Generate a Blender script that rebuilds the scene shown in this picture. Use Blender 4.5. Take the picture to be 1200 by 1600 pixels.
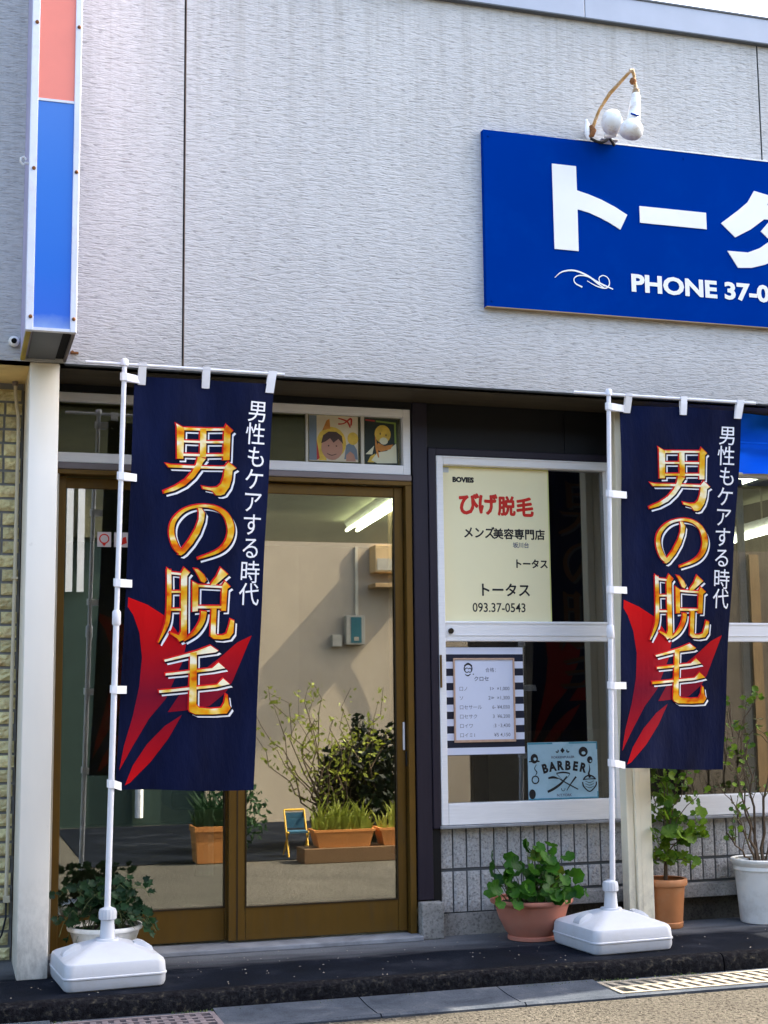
import bpy, bmesh, math, random
from mathutils import Vector, Matrix, noise
from mathutils.geometry import tessellate_polygon
random.seed(11)
for _o in list(bpy.data.objects): bpy.data.objects.remove(_o)
SC = bpy.context.scene
COL = SC.collection
R = math.radians
# ------------------------------------------------------------ camera
cd = bpy.data.cameras.new('camera'); cam = bpy.data.objects.new('camera', cd); COL.objects.link(cam)
cd.sensor_fit = 'VERTICAL'; cd.sensor_height = 24.0; cd.lens = 24.0*2190/1600; cd.clip_end = 800; cd.clip_start = .05
_p, _y, _r = R(7.54), R(17.15), R(-.61)
_f = Vector((math.sin(_y)*math.cos(_p), math.cos(_y)*math.cos(_p), math.sin(_p)))
_rt = Vector((math.cos(_y), -math.sin(_y), 0)); _u = _rt.cross(_f)
_r2 = _rt*math.cos(_r)+_u*math.sin(_r); _u2 = _u*math.cos(_r)-_rt*math.sin(_r)
cam.matrix_world = Matrix(((_r2.x, _u2.x, -_f.x, 0), (_r2.y, _u2.y, -_f.y, -6.15), (_r2.z, _u2.z, -_f.z, 1.14), (0, 0, 0, 1)))
SC.camera = cam
# ------------------------------------------------------------ sky, sun, exposure
SUN_EL, SUN_AZ = R(47), R(10.5)        # sun stands to the right, a little behind the shop front
W = bpy.data.worlds.new("World"); SC.world = W; W.use_nodes = True
wn = W.node_tree; wn.nodes.clear()
sk = wn.nodes.new('ShaderNodeTexSky'); sk.sky_type = 'NISHITA'; sk.sun_disc = False
sk.sun_elevation = SUN_EL; sk.sun_rotation = R(90)-SUN_AZ; sk.air_density = 1.0; sk.dust_density = 4.0; sk.ozone_density = .3
bg = wn.nodes.new('ShaderNodeBackground'); bg.inputs['Strength'].default_value = .15
wo = wn.nodes.new('ShaderNodeOutputWorld')
wn.links.new(sk.outputs[0], bg.inputs[0]); wn.links.new(bg.outputs[0], wo.inputs[0])
sl = bpy.data.lights.new('sun', 'SUN'); sl.energy = 3.8; sl.angle = R(.53); sl.color = (1, .88, .70)
so = bpy.data.objects.new('sun', sl); COL.objects.link(so)
_d = Vector((-math.cos(SUN_EL)*math.cos(SUN_AZ), -math.cos(SUN_EL)*math.sin(SUN_AZ), -math.sin(SUN_EL)))
so.rotation_euler = _d.to_track_quat('-Z', 'Y').to_euler(); so.location = (8, 3, 9)
SC.view_settings.view_transform = 'Standard'; SC.view_settings.look = 'None'
SC.view_settings.exposure = 2.38; SC.view_settings.gamma = 1; SC.view_settings.use_curve_mapping = False

# ------------------------------------------------------------ materials
def nt_new(name):
    m = bpy.data.materials.new(name); m.use_nodes = True
    nt = m.node_tree; return m, nt, nt.nodes['Principled BSDF']
def N(nt, t, **kw):
    n = nt.nodes.new(t)
    for k, v in kw.items():
        if k in n.inputs: n.inputs[k].default_value = v
        else: setattr(n, k, v)
    return n
def pos(nt, scale=(1, 1, 1), rot=(0, 0, 0)):
    g = N(nt, 'ShaderNodeNewGeometry'); m = N(nt, 'ShaderNodeMapping')
    m.inputs['Scale'].default_value = scale; m.inputs['Rotation'].default_value = rot
    nt.links.new(g.outputs['Position'], m.inputs['Vector']); return m.outputs[0]
def nz(nt, vec, scale, detail=4, rough=.55, dist=0):
    n = N(nt, 'ShaderNodeTexNoise', Scale=scale, Detail=detail, Roughness=rough, Distortion=dist)
    nt.links.new(vec, n.inputs['Vector']); return n.outputs['Fac']
def ramp(nt, fac, stops):
    r = N(nt, 'ShaderNodeValToRGB'); e = r.color_ramp.elements
    while len(e) < len(stops): e.new(.5)
    for x, (p, c) in zip(e, stops): x.position = p; x.color = (*c, 1) if len(c) == 3 else c
    nt.links.new(fac, r.inputs[0]); return r.outputs[0]
def mul(c, k): return tuple(min(1, v*k) for v in c)
def mixc(nt, fac, a, b, mode='MIX'):
    m = N(nt, 'ShaderNodeMix', data_type='RGBA', blend_type=mode)
    if isinstance(fac, float): m.inputs[0].default_value = fac
    else: nt.links.new(fac, m.inputs[0])
    for i, v in ((6, a), (7, b)):
        if isinstance(v, tuple): m.inputs[i].default_value = (*v, 1)
        else: nt.links.new(v, m.inputs[i])
    return m.outputs[2]
def bumpn(nt, h, bs, strength, dist):
    b = N(nt, 'ShaderNodeBump', Strength=strength, Distance=dist); nt.links.new(h, b.inputs['Height'])
    nt.links.new(b.outputs[0], bs.inputs['Normal']); return b
MATS = {}
def mat(name, col, rough=.6, metal=0, var=.12, vs=6, bump=None, spec=.28, stretch=(1, 1, 1), rnd=0, trans=0, coat=0, dirt=None):
    """colour varied by a soft noise; bump=(scale,strength,distance); rnd = brightness spread per object; dirt=(colour,scale,amount)"""
    if name in MATS: return MATS[name]
    m, nt, bs = nt_new(name)
    c = ramp(nt, nz(nt, pos(nt, stretch), vs), [(.25, mul(col, 1-var)), (.75, mul(col, 1+var))])
    if dirt:
        f = ramp(nt, nz(nt, pos(nt, stretch), dirt[1], 8, .7), [(.5, (0, 0, 0)), (.72, (dirt[2],)*3)])
        c = mixc(nt, f, c, dirt[0])
    if rnd:
        oi = N(nt, 'ShaderNodeObjectInfo'); r = ramp(nt, oi.outputs['Random'], [(0, (1-rnd,)*3), (1, (1+rnd*.0+0,)*3)])
        c = mixc(nt, 1.0, c, r, 'MULTIPLY')
    nt.links.new(c, bs.inputs['Base Color'])
    bs.inputs['Roughness'].default_value = rough; bs.inputs['Metallic'].default_value = metal
    bs.inputs['Specular IOR Level'].default_value = spec
    if coat: bs.inputs['Coat Weight'].default_value = coat
    if bump: bumpn(nt, nz(nt, pos(nt, stretch), bump[0], 6, .6), bs, bump[1], bump[2])
    MATS[name] = m; return m

def glass(name, refl, tint=(.93, .95, .92)):
    m, nt, bs = nt_new(name); nt.nodes.remove(bs)
    out = nt.nodes['Material Output']
    tr = N(nt, 'ShaderNodeBsdfTransparent'); tr.inputs[0].default_value = (*tint, 1)
    gl = N(nt, 'ShaderNodeBsdfGlossy', Roughness=.0)
    lw = N(nt, 'ShaderNodeFresnel', IOR=1.5)
    ad = N(nt, 'ShaderNodeMath', operation='ADD', use_clamp=True); ad.inputs[1].default_value = refl-.04
    nt.links.new(lw.outputs[0], ad.inputs[0])
    mx = N(nt, 'ShaderNodeMixShader'); nt.links.new(ad.outputs[0], mx.inputs[0])
    nt.links.new(tr.outputs[0], mx.inputs[1]); nt.links.new(gl.outputs[0], mx.inputs[2]); nt.links.new(mx.outputs[0], out.inputs[0])
    MATS[name] = m; return m
def emit(name, col, s):
    m, nt, bs = nt_new(name)
    bs.inputs['Base Color'].default_value = (.8, .8, .8, 1)
    bs.inputs['Emission Color'].default_value = (*col, 1); bs.inputs['Emission Strength'].default_value = s
    MATS[name] = m; return m

# rough horizontally ribbed siding
def siding():
    m, nt, bs = nt_new('siding')
    def M(op, a, b=None, c=None):
        n = N(nt, 'ShaderNodeMath', operation=op)
        for q, v in enumerate((a, b, c)):
            if v is None: continue
            if isinstance(v, (int, float)): n.inputs[q].default_value = v
            else: nt.links.new(v, n.inputs[q])
        return n.outputs[0]
    a = nz(nt, pos(nt, (15, 15, 84)), 1.0, 2, .5, .5)
    a2 = nz(nt, pos(nt, (24, 24, 130), (0, .05, 0)), 1.0, 2, .5, .2)
    b = nz(nt, pos(nt, (90, 90, 190)), 1.0, 2, .6)
    r1 = M('PINGPONG', M('MULTIPLY', a, 2.6), .5)
    cut = ramp(nt, a2, [(.36, (0, 0, 0)), (.50, (1, 1, 1))])
    h = M('MULTIPLY_ADD', b, .16, M('MULTIPLY_ADD', cut, .30, M('MULTIPLY', r1, .9)))
    c = ramp(nt, h, [(.10, (.36, .355, .35)), (.34, (.51, .505, .495)), (.7, (.575, .57, .56))])
    big = ramp(nt, nz(nt, pos(nt, (1, 1, .5)), 1.1, 5, .6), [(.3, (.88, .88, .89)), (.7, (1, 1, 1))])
    ge = N(nt, 'ShaderNodeNewGeometry'); sx = N(nt, 'ShaderNodeSeparateXYZ'); nt.links.new(ge.outputs['Position'], sx.inputs[0])
    mr = N(nt, 'ShaderNodeMapRange'); mr.inputs[1].default_value = 3.4; mr.inputs[2].default_value = 4.6; mr.inputs[3].default_value = .25; mr.inputs[4].default_value = 1; nt.links.new(sx.outputs[2], mr.inputs[0])
    sf = M('MULTIPLY', ramp(nt, nz(nt, pos(nt, (16, 16, .5)), 1.0, 6, .72), [(.46, (0, 0, 0)), (.78, (.8,)*3)]), mr.outputs[0])   # rain streaks below the coping
    m2 = N(nt, 'ShaderNodeMapRange'); m2.inputs[1].default_value = 2.85; m2.inputs[2].default_value = 2.60; nt.links.new(sx.outputs[2], m2.inputs[0])
    gr = M('MULTIPLY', M('MULTIPLY', nz(nt, pos(nt, (5, 5, 9)), 1.0, 5, .7), m2.outputs[0]), .5)   # grime along the lower edge
    c = mixc(nt, 1.0, c, big, 'MULTIPLY'); c = mixc(nt, sf, c, (.33, .31, .28)); c = mixc(nt, gr, c, (.25, .23, .20))
    nt.links.new(c, bs.inputs['Base Color']); bs.inputs['Roughness'].default_value = .85; bs.inputs['Specular IOR Level'].default_value = .15
    bumpn(nt, h, bs, .62, .008)
    MATS['siding'] = m; return m
siding()

def ground_mat(name, stops, big, grain, bump, rough=.85, worn=None, spec=.05, gs=(.55, .95, 1.0)):
    m, nt, bs = nt_new(name)
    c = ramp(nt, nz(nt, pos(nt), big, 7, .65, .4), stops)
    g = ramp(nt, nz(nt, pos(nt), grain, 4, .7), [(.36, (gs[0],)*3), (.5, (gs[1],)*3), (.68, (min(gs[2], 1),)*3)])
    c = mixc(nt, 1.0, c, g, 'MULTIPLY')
    if worn:   # worn, trodden strip beside the door sill: (y0,y1,colour)
        ge = N(nt, 'ShaderNodeNewGeometry'); sx = N(nt, 'ShaderNodeSeparateXYZ'); nt.links.new(ge.outputs['Position'], sx.inputs[0])
        mr = N(nt, 'ShaderNodeMapRange'); mr.inputs[1].default_value = worn[0]; mr.inputs[2].default_value = worn[1]
        nzf = nz(nt, pos(nt, (1.2, 5, 1)), 2.5, 6, .6)
        ad = N(nt, 'ShaderNodeMath', operation='MULTIPLY_ADD'); ad.inputs[1].default_value = .32; 
        nt.links.new(nzf, ad.inputs[0]); nt.links.new(sx.outputs[1], ad.inputs[2]); nt.links.new(ad.outputs[0], mr.inputs[0])
        c = mixc(nt, mr.outputs[0], c, mixc(nt, 1.0, worn[2], g, 'MULTIPLY'))
    nt.links.new(c, bs.inputs['Base Color']); bs.inputs['Roughness'].default_value = rough; bs.inputs['Specular IOR Level'].default_value = spec
    bumpn(nt, nz(nt, pos(nt), bump[0], 5, .7), bs, bump[1], bump[2])
    MATS[name] = m; return m
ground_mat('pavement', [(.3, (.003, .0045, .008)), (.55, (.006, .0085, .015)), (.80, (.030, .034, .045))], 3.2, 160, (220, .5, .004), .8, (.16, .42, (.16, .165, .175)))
ground_mat('asphalt', [(.3, (.15, .14, .12)), (.6, (.21, .195, .165)), (.8, (.29, .265, .225))], 1.7, 62, (55, 1, .07), .9, gs=(.10, .9, 1.5))
ground_mat('gutter', [(.3, (.035, .045, .06)), (.55, (.065, .078, .10)), (.8, (.14, .15, .16))], 5, 200, (120, .5, .004), .85)
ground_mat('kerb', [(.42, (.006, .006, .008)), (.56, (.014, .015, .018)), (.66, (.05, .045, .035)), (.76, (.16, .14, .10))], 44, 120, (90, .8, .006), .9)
ground_mat('rough_concrete', [(.3, (.22, .215, .20)), (.6, (.36, .35, .33)), (.8, (.48, .47, .44))], 6, 80, (50, .8, .006), .9)
ground_mat('dark_concrete', [(.3, (.05, .047, .04)), (.6, (.10, .095, .08)), (.8, (.16, .15, .13))], 5, 80, (60, .6, .004), .9)
ground_mat('tile', [(.3, (.46, .45, .44)), (.7, (.58, .57, .56))], 4, 90, (55, 1, .014), .8)
mat('mortar', (.20, .20, .20), .9, bump=(80, .5, .003)); mat('mortar_dark', (.09, .095, .10), .9, bump=(80, .5, .003))
mat('cap_metal', (.36, .38, .43), .4, .3, var=.06)
mat('cap_dark', (.08, .09, .1), .5)
mat('joint_dark', (.02, .022, .022), .8); mat('joint_rust', (.16, .11, .085), .8)
mat('soffit_brown', (.06, .047, .028), .6, var=.3, stretch=(1, 8, 1), dirt=((.02, .015, .01), 4, .5))
mat('soffit_beige', (.88, .66, .30), .7, dirt=((.3, .22, .1), 5, .5))
mat('fascia_black', (.005, .005, .006), .55, bump=(30, .1, .003))
mat('jamb_purple', (.019, .015, .026), .45, var=.15, stretch=(20, 20, 1))
def post_mat(name, col, top):
    m, nt, bs = nt_new(name)
    ge = N(nt, 'ShaderNodeNewGeometry'); sx = N(nt, 'ShaderNodeSeparateXYZ'); nt.links.new(ge.outputs['Position'], sx.inputs[0])
    mr = N(nt, 'ShaderNodeMapRange'); mr.inputs[1].default_value = 2.15; mr.inputs[2].default_value = 2.75; nt.links.new(sx.outputs[2], mr.inputs[0])
    ad = N(nt, 'ShaderNodeMath', operation='MULTIPLY'); nt.links.new(mr.outputs[0], ad.inputs[0]); nt.links.new(nz(nt, pos(nt, (6, 6, 1)), 2, 5), ad.inputs[1])
    c = ramp(nt, nz(nt, pos(nt, (3, 3, .7)), 2, 6), [(.3, mul(col, .93)), (.7, col)])
    c = mixc(nt, ad.outputs[0], c, top)
    sp = ramp(nt, nz(nt, pos(nt), 14, 6, .7), [(.66, (0, 0, 0)), (.78, (.5,)*3)])
    c = mixc(nt, sp, c, (.35, .3, .22))
    m3 = N(nt, 'ShaderNodeMapRange'); m3.inputs[1].default_value = .45; m3.inputs[2].default_value = 0; nt.links.new(sx.outputs[2], m3.inputs[0])
    g3 = N(nt, 'ShaderNodeMath', operation='MULTIPLY'); nt.links.new(m3.outputs[0], g3.inputs[0]); nt.links.new(ramp(nt, nz(nt, pos(nt, (4, 4, 2)), 7, 6, .7), [(.4, (0, 0, 0)), (.75, (.75,)*3)]), g3.inputs[1])
    c = mixc(nt, g3.outputs[0], c, (.22, .19, .15))
    nt.links.new(c, bs.inputs['Base Color']); bs.inputs['Roughness'].default_value = .45; MATS[name] = m
post_mat('post_cream', (.86, .81, .72), (.62, .45, .16)); post_mat('post_cream_b', (.90, .82, .62), (.5, .42, .28))
mat('alu_white', (.82, .81, .81), .4, .0, var=.05, stretch=(2, 2, 30)); mat('alu_beige', (.50, .46, .38), .4, .2)
mat('bronze', (.135, .074, .014), .34, .3, var=.08, stretch=(4, 4, 1), dirt=((.08, .06, .035), 5, .35)); mat('bronze_dark', (.045, .03, .015), .45, .3)
mat('purple_metal', (.20, .17, .17), .4, .4)
mat('sill_grey', (.27, .28, .30), .5, var=.25, vs=9, dirt=((.08, .08, .08), 8, .6))
mat('white_plastic', (.50, .525, .57), .38, var=.04, vs=3, dirt=((.40, .39, .37), 6, .55), bump=(9, .15, .01)); mat('pole_white', (.72, .73, .78), .35, var=.05, dirt=((.5, .5, .5), 14, .4)); mat('clip_white', (.84, .84, .87), .6, var=.05)
def gold_mat(name, shift):
    # printed metallic lettering: orange to yellow to near-white bands
    m, nt, bs = nt_new(name)
    f = nz(nt, pos(nt, (1, 1, 1.4)), 12, 2, .4)
    c = ramp(nt, f, [(.32-shift, (.60, .10, .004)), (.40-shift, (.72, .27, .006)), (.50-shift, (.70, .40, .02)), (.58-shift, (.82, .60, .16)), (.66-shift, (.86, .80, .58))])
    nt.links.new(c, bs.inputs['Base Color']); bs.inputs['Roughness'].default_value = .6; bs.inputs['Specular IOR Level'].default_value = .05; MATS[name] = m
mat('print_white', (.80, .80, .84), .6, var=.02); gold_mat('print_pale', .14); gold_mat('print_gold', 0); mat('print_back', (.09, .04, .02), .8, spec=.1); mat('print_back_white', (.06, .06, .07), .8, spec=.1)
mat('print_red', (.62, .012, .012), .6, var=.3, vs=30, spec=.1); mat('print_navy', (.005, .005, .014), .6, spec=.1)
mat('sign_blue', (.0, .028, .235), .5, var=.04, vs=2, dirt=((.0, .05, .30), 3, .3), spec=.0); mat('sign_white', (.78, .78, .76), .5, var=.03, bump=(90, .1, .001)); mat('sign_edge', (.30, .22, .13), .6)
mat('box_white', (.68, .70, .78), .4, dirt=((.45, .3, .15), 12, .35)); mat('box_lavender', (.42, .38, .52), .5); mat('box_grey', (.085, .095, .11), .5); mat('box_yellow', (.36, .27, .045), .6, var=.3)
mat('rust', (.20, .08, .025), .8, var=.5, vs=60, bump=(120, .5, .002)); mat('rust_light', (.38, .22, .08), .7, var=.5, vs=25, dirt=((.7, .68, .6), 30, .8)); mat('lamp_white', (.80, .80, .78), .4, dirt=((.45, .33, .2), 22, .8))
mat('black_rubber', (.01, .01, .012), .5); mat('lens', (.005, .006, .008), .05)
mat('brick', (.90, .70, .38), .85, var=.35, vs=18, bump=(45, 1, .012), rnd=.35, dirt=((.34, .19, .06), 25, .7)); mat('conduit', (.55, .49, .36), .5)
mat('terracotta', (.50, .19, .13), .6, var=.1, dirt=((.42, .22, .16), 7, .5)); mat('orange_pot', (.50, .20, .075), .6, var=.15, dirt=((.5, .3, .16), 7, .5)); mat('white_pot', (.80, .79, .74), .5, dirt=((.4, .38, .32), 8, .5)); mat('soil', (.035, .024, .015), .95, bump=(60, 1, .01))
def leafmat(name, a, b, trans=.35):
    m, nt, bs = nt_new(name)
    oi = N(nt, 'ShaderNodeObjectInfo'); n_ = nz(nt, pos(nt), 24, 3)
    ad = N(nt, 'ShaderNodeMath', operation='ADD'); nt.links.new(oi.outputs['Random'], ad.inputs[0]); nt.links.new(n_, ad.inputs[1])
    hf = N(nt, 'ShaderNodeMath', operation='MULTIPLY'); hf.inputs[1].default_value = .5; nt.links.new(ad.outputs[0], hf.inputs[0])
    c = ramp(nt, hf.outputs[0], [(.25, a), (.75, b)])
    nt.links.new(c, bs.inputs['Base Color']); bs.inputs['Roughness'].default_value = .5; bs.inputs['Specular IOR Level'].default_value = .25
    tl = N(nt, 'ShaderNodeBsdfTranslucent'); nt.links.new(c, tl.inputs[0]); mx = N(nt, 'ShaderNodeMixShader'); mx.inputs[0].default_value = trans
    out = nt.nodes['Material Output']; nt.links.new(bs.outputs[0], mx.inputs[1]); nt.links.new(tl.outputs[0], mx.inputs[2]); nt.links.new(mx.outputs[0], out.inputs[0]); MATS[name] = m
leafmat('leaf_geranium', (.010, .06, .006), (.06, .19, .010)); leafmat('leaf_shrub', (.04, .11, .008), (.19, .30, .02)); leafmat('leaf_ivy', (.008, .028, .012), (.03, .08, .028)); leafmat('leaf_sun', (.16, .20, .02), (.36, .38, .06)); leafmat('leaf_olive', (.05, .08, .02), (.14, .15, .05)); leafmat('moss', (.04, .07, .015), (.09, .13, .03), .1)
mat('stem_brown', (.10, .07, .045), .8, var=.3); mat('stem_green', (.10, .13, .05), .7)
mat('awning_blue', (.0, .13, .95), .7, spec=.1, var=.15, vs=3, stretch=(1, 1, 3))
mat('grate_iron', (.20, .17, .18), .6, .3, var=.2, vs=20, bump=(60, .5, .004)); mat('grate_pale', (.26, .235, .19), .75, var=.2, vs=20, bump=(60, .5, .004)); mat('pit_black', (.004, .004, .005), .9)
glass('door_glass', .40, (.80, .84, .74)); glass('window_glass', .20, (.72, .74, .72)); glass('transom_glass', .20, (.62, .64, .45)); glass('side_glass', .30, (.72, .80, .74))
MW = MATS

# ------------------------------------------------------------ object helpers
def tag(o, label=None, cat=None, group=None, kind=None):
    if label: o['label'] = label
    if cat: o['category'] = cat
    if group: o['group'] = group
    if kind: o['kind'] = kind
    return o
def thing(name, loc, label, cat, group=None):
    o = bpy.data.objects.new(name, None); COL.objects.link(o); o.location = loc; o.empty_display_size = .1
    return tag(o, label, cat, group)
def put(name, me, parent=None, m=None):
    o = bpy.data.objects.new(name, me); COL.objects.link(o)
    if m is not None and not me.materials: me.materials.append(MW[m] if isinstance(m, str) else m)
    if parent is not None:
        o.parent = parent
        o.matrix_parent_inverse = Matrix.Translation(-Vector(parent.location)) if (parent.type == 'EMPTY' or parent.location.length > 0) else Matrix.Identity(4)
    return o
def smooth(me, ang=40):
    for p in me.polygons: p.use_smooth = True
    try: me.set_sharp_from_angle(angle=R(ang))
    except Exception: pass
class MB:
    def __init__(s): s.bm = bmesh.new()
    def box(s, x0, x1, y0, y1, z0, z1, bev=0, mtx=None):
        r = bmesh.ops.create_cube(s.bm, size=1)['verts']
        c = Vector(((x0+x1)/2, (y0+y1)/2, (z0+z1)/2)); d = (abs(x1-x0), abs(y1-y0), abs(z1-z0))
        for v in r: v.co = Vector((v.co.x*d[0], v.co.y*d[1], v.co.z*d[2]))+c
        if bev:
            es = list({e for v in r for e in v.link_edges})
            rr = bmesh.ops.bevel(s.bm, geom=es, offset=bev, segments=2, affect='EDGES', profile=.5, clamp_overlap=True)
            r = [v for v in s.bm.verts if v.is_valid and v in set(rr['verts'])] if False else rr['verts']
        if mtx:
            for v in r: v.co = mtx @ v.co
        return s
    def tube(s, pts, rad, n=10, cap=True):
        pts = [Vector(p) for p in pts]; rings = []
        rads = rad if isinstance(rad, (list, tuple)) else [rad]*len(pts)
        up = None
        for i, p in enumerate(pts):
            t = (pts[min(i+1, len(pts)-1)]-pts[max(i-1, 0)]).normalized()
            if up is None: up = t.orthogonal().normalized()
            up = (up-t*up.dot(t)).normalized(); b = t.cross(up)
            rings.append([s.bm.verts.new(p+(up*math.cos(a)+b*math.sin(a))*rads[i]) for a in [2*math.pi*k/n for k in range(n)]])
        for a, b in zip(rings, rings[1:]):
            for k in range(n): s.bm.faces.new((a[k], a[(k+1) % n], b[(k+1) % n], b[k]))
        if cap: s.bm.faces.new(rings[0][::-1]); s.bm.faces.new(rings[-1])
        return s
    def loft(s, rings, cap=(True, True)):
        vr = [[s.bm.verts.new(p) for p in r] for r in rings]; n = len(vr[0])
        for a, b in zip(vr, vr[1:]):
            for k in range(n): s.bm.faces.new((a[k], a[(k+1) % n], b[(k+1) % n], b[k]))
        if cap[0]: s.bm.faces.new(vr[0][::-1])
        if cap[1]: s.bm.faces.new(vr[-1])
        return s
    def lathe(s, prof, c, n=40, sx=1, sy=1, cap=(True, False)):
        return s.loft([[Vector((c[0]+r*sx*math.cos(2*math.pi*k/n), c[1]+r*sy*math.sin(2*math.pi*k/n), c[2]+z)) for k in range(n)] for r, z in prof], cap)
    def poly(s, pts):
        tri = tessellate_polygon([[Vector(p) for p in pts]])
        vs = [s.bm.verts.new(p) for p in pts]
        for t in tri:
            try: s.bm.faces.new([vs[i] for i in t])
            except ValueError: pass
        return s
    def prism(s, pts, y0, y1):
        """outline in (x,z), extruded from y0 (front) to y1"""
        a = [Vector((x, y0, z)) for x, z in pts]; b = [Vector((x, y1, z)) for x, z in pts]
        va = [s.bm.verts.new(p) for p in a]; vb = [s.bm.verts.new(p) for p in b]; n = len(pts)
        for t in tessellate_polygon([a]):
            s.bm.faces.new([va[i] for i in t]); s.bm.faces.new([vb[i] for i in t][::-1])
        for i in range(n): s.bm.faces.new((va[i], va[(i+1) % n], vb[(i+1) % n], vb[i]))
        return s
    def mesh(s, name, m=None, sm=None):
        bmesh.ops.recalc_face_normals(s.bm, faces=s.bm.faces)
        me = bpy.data.meshes.new(name); s.bm.to_mesh(me); s.bm.free()
        if m: me.materials.append(MW[m] if isinstance(m, str) else m)
        if sm: smooth(me, sm)
        return me
    def build(s, name, m, parent=None, sm=None): return put(name, s.mesh(name, m, sm), parent)
def boxo(name, x0, x1, y0, y1, z0, z1, m, parent=None, bev=0): return MB().box(x0, x1, y0, y1, z0, z1, bev).build(name, m, parent)
def frame_mb(x0, x1, z0, z1, y0, y1, l, r, t, b, bev=.003):
    """rectangular frame, rails between the stiles"""
    k = MB(); k.box(x0, x0+l, y0, y1, z0, z1, bev); k.box(x1-r, x1, y0, y1, z0, z1, bev)
    k.box(x0+l, x1-r, y0+.001, y1, z1-t, z1, bev); k.box(x0+l, x1-r, y0+.001, y1, z0, z0+b, bev); return k
def text_mesh(s, size, off=0, sx=1, align='LEFT'):
    cu = bpy.data.curves.new('t', 'FONT'); cu.body = s; cu.size = size; cu.offset = off; cu.align_x = align; cu.resolution_u = 3
    cu.dimensions = '2D'; cu.fill_mode = 'FRONT'
    o = bpy.data.objects.new('t', cu); COL.objects.link(o); bpy.context.view_layer.update()
    me = bpy.data.meshes.new_from_object(o.evaluated_get(bpy.context.evaluated_depsgraph_get()))
    bpy.data.objects.remove(o); bpy.data.curves.remove(cu)
    me.materials.clear()
    for v in me.vertices: v.co.x *= sx
    return me
def embolden(me, off):
    # heavier weight: the same print laid down again a hair to each side
    bm = bmesh.new()
    for i in range(9):
        a = 2*math.pi*i/8; r = off if i < 8 else 0; n0 = len(bm.verts); bm.from_mesh(me); bm.verts.ensure_lookup_table()
        for v in bm.verts[n0:]: v.co.x += r*math.cos(a); v.co.y += r*math.sin(a); v.co.z = i*.00004
    bm.to_mesh(me); bm.free()
def text_on(s, size, x, y, z, m, parent, off=0, sx=1, align='LEFT', name='lettering', rot=0):
    wide = ord(s[0]) > 0x2000
    me = text_mesh(s, size, 0 if wide else off, sx, align); cr, sr = math.cos(rot), math.sin(rot)
    if wide and off > .0003: embolden(me, off)
    for v in me.vertices:
        a, b, c = v.co; v.co = (x+a*cr-b*sr, y-c, z+a*sr+b*cr)
    me.materials.append(MW[m]); return put(name, me, parent)
def stroke_poly(pts):
    """pts (x,z,width) -> outline polygon in x,z, smoothed"""
    P = [Vector(p) for p in pts]; out = []; n = len(P)
    for i in range(n-1):
        p0, p1, p2, p3 = P[max(i-1, 0)], P[i], P[i+1], P[min(i+2, n-1)]
        for q in range(6 if i < n-2 else 7):
            t = q/6; out.append(.5*((2*p1)+(-p0+p2)*t+(2*p0-5*p1+4*p2-p3)*t*t+(-p0+3*p1-3*p2+p3)*t**3))
    L, Rr = [], []
    for i, p in enumerate(out):
        d = out[min(i+1, len(out)-1)]-out[max(i-1, 0)]; d.z = 0; d.normalize(); w = max(p.z, .0002)/2
        L.append((p.x-d.y*w, p.y+d.x*w)); Rr.append((p.x+d.y*w, p.y-d.x*w))
    return L+Rr[::-1]
def flat(name, polys, y, m, parent, dy=.0001):
    k = MB()
    for i, p in enumerate(polys): k.poly([(x, y-dy*i, z) for x, z in p])
    return k.build(name, m, parent)
def disc(x, z, rx, rz=None, n=20, a0=0, a1=360): 
    rz = rz or rx; return [(x+rx*math.cos(R(a0+(a1-a0)*k/n)), z+rz*math.sin(R(a0+(a1-a0)*k/n))) for k in range(n)]
def ring_poly(x, z, r, w, n=22, a0=0, a1=358):
    o = [(x+r*math.cos(R(a0+(a1-a0)*k/n)), z+r*math.sin(R(a0+(a1-a0)*k/n))) for k in range(n+1)]
    i = [(x+(r-w)*math.cos(R(a0+(a1-a0)*k/n)), z+(r-w)*math.sin(R(a0+(a1-a0)*k/n))) for k in range(n+1)]
    return o+i[::-1]
def piece(me, name, loc, parent, rot=(0, 0, 0), scale=(1, 1, 1)):
    o = put(name, me, parent); o.location = loc; o.rotation_euler = rot; o.scale = scale; return o
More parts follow.
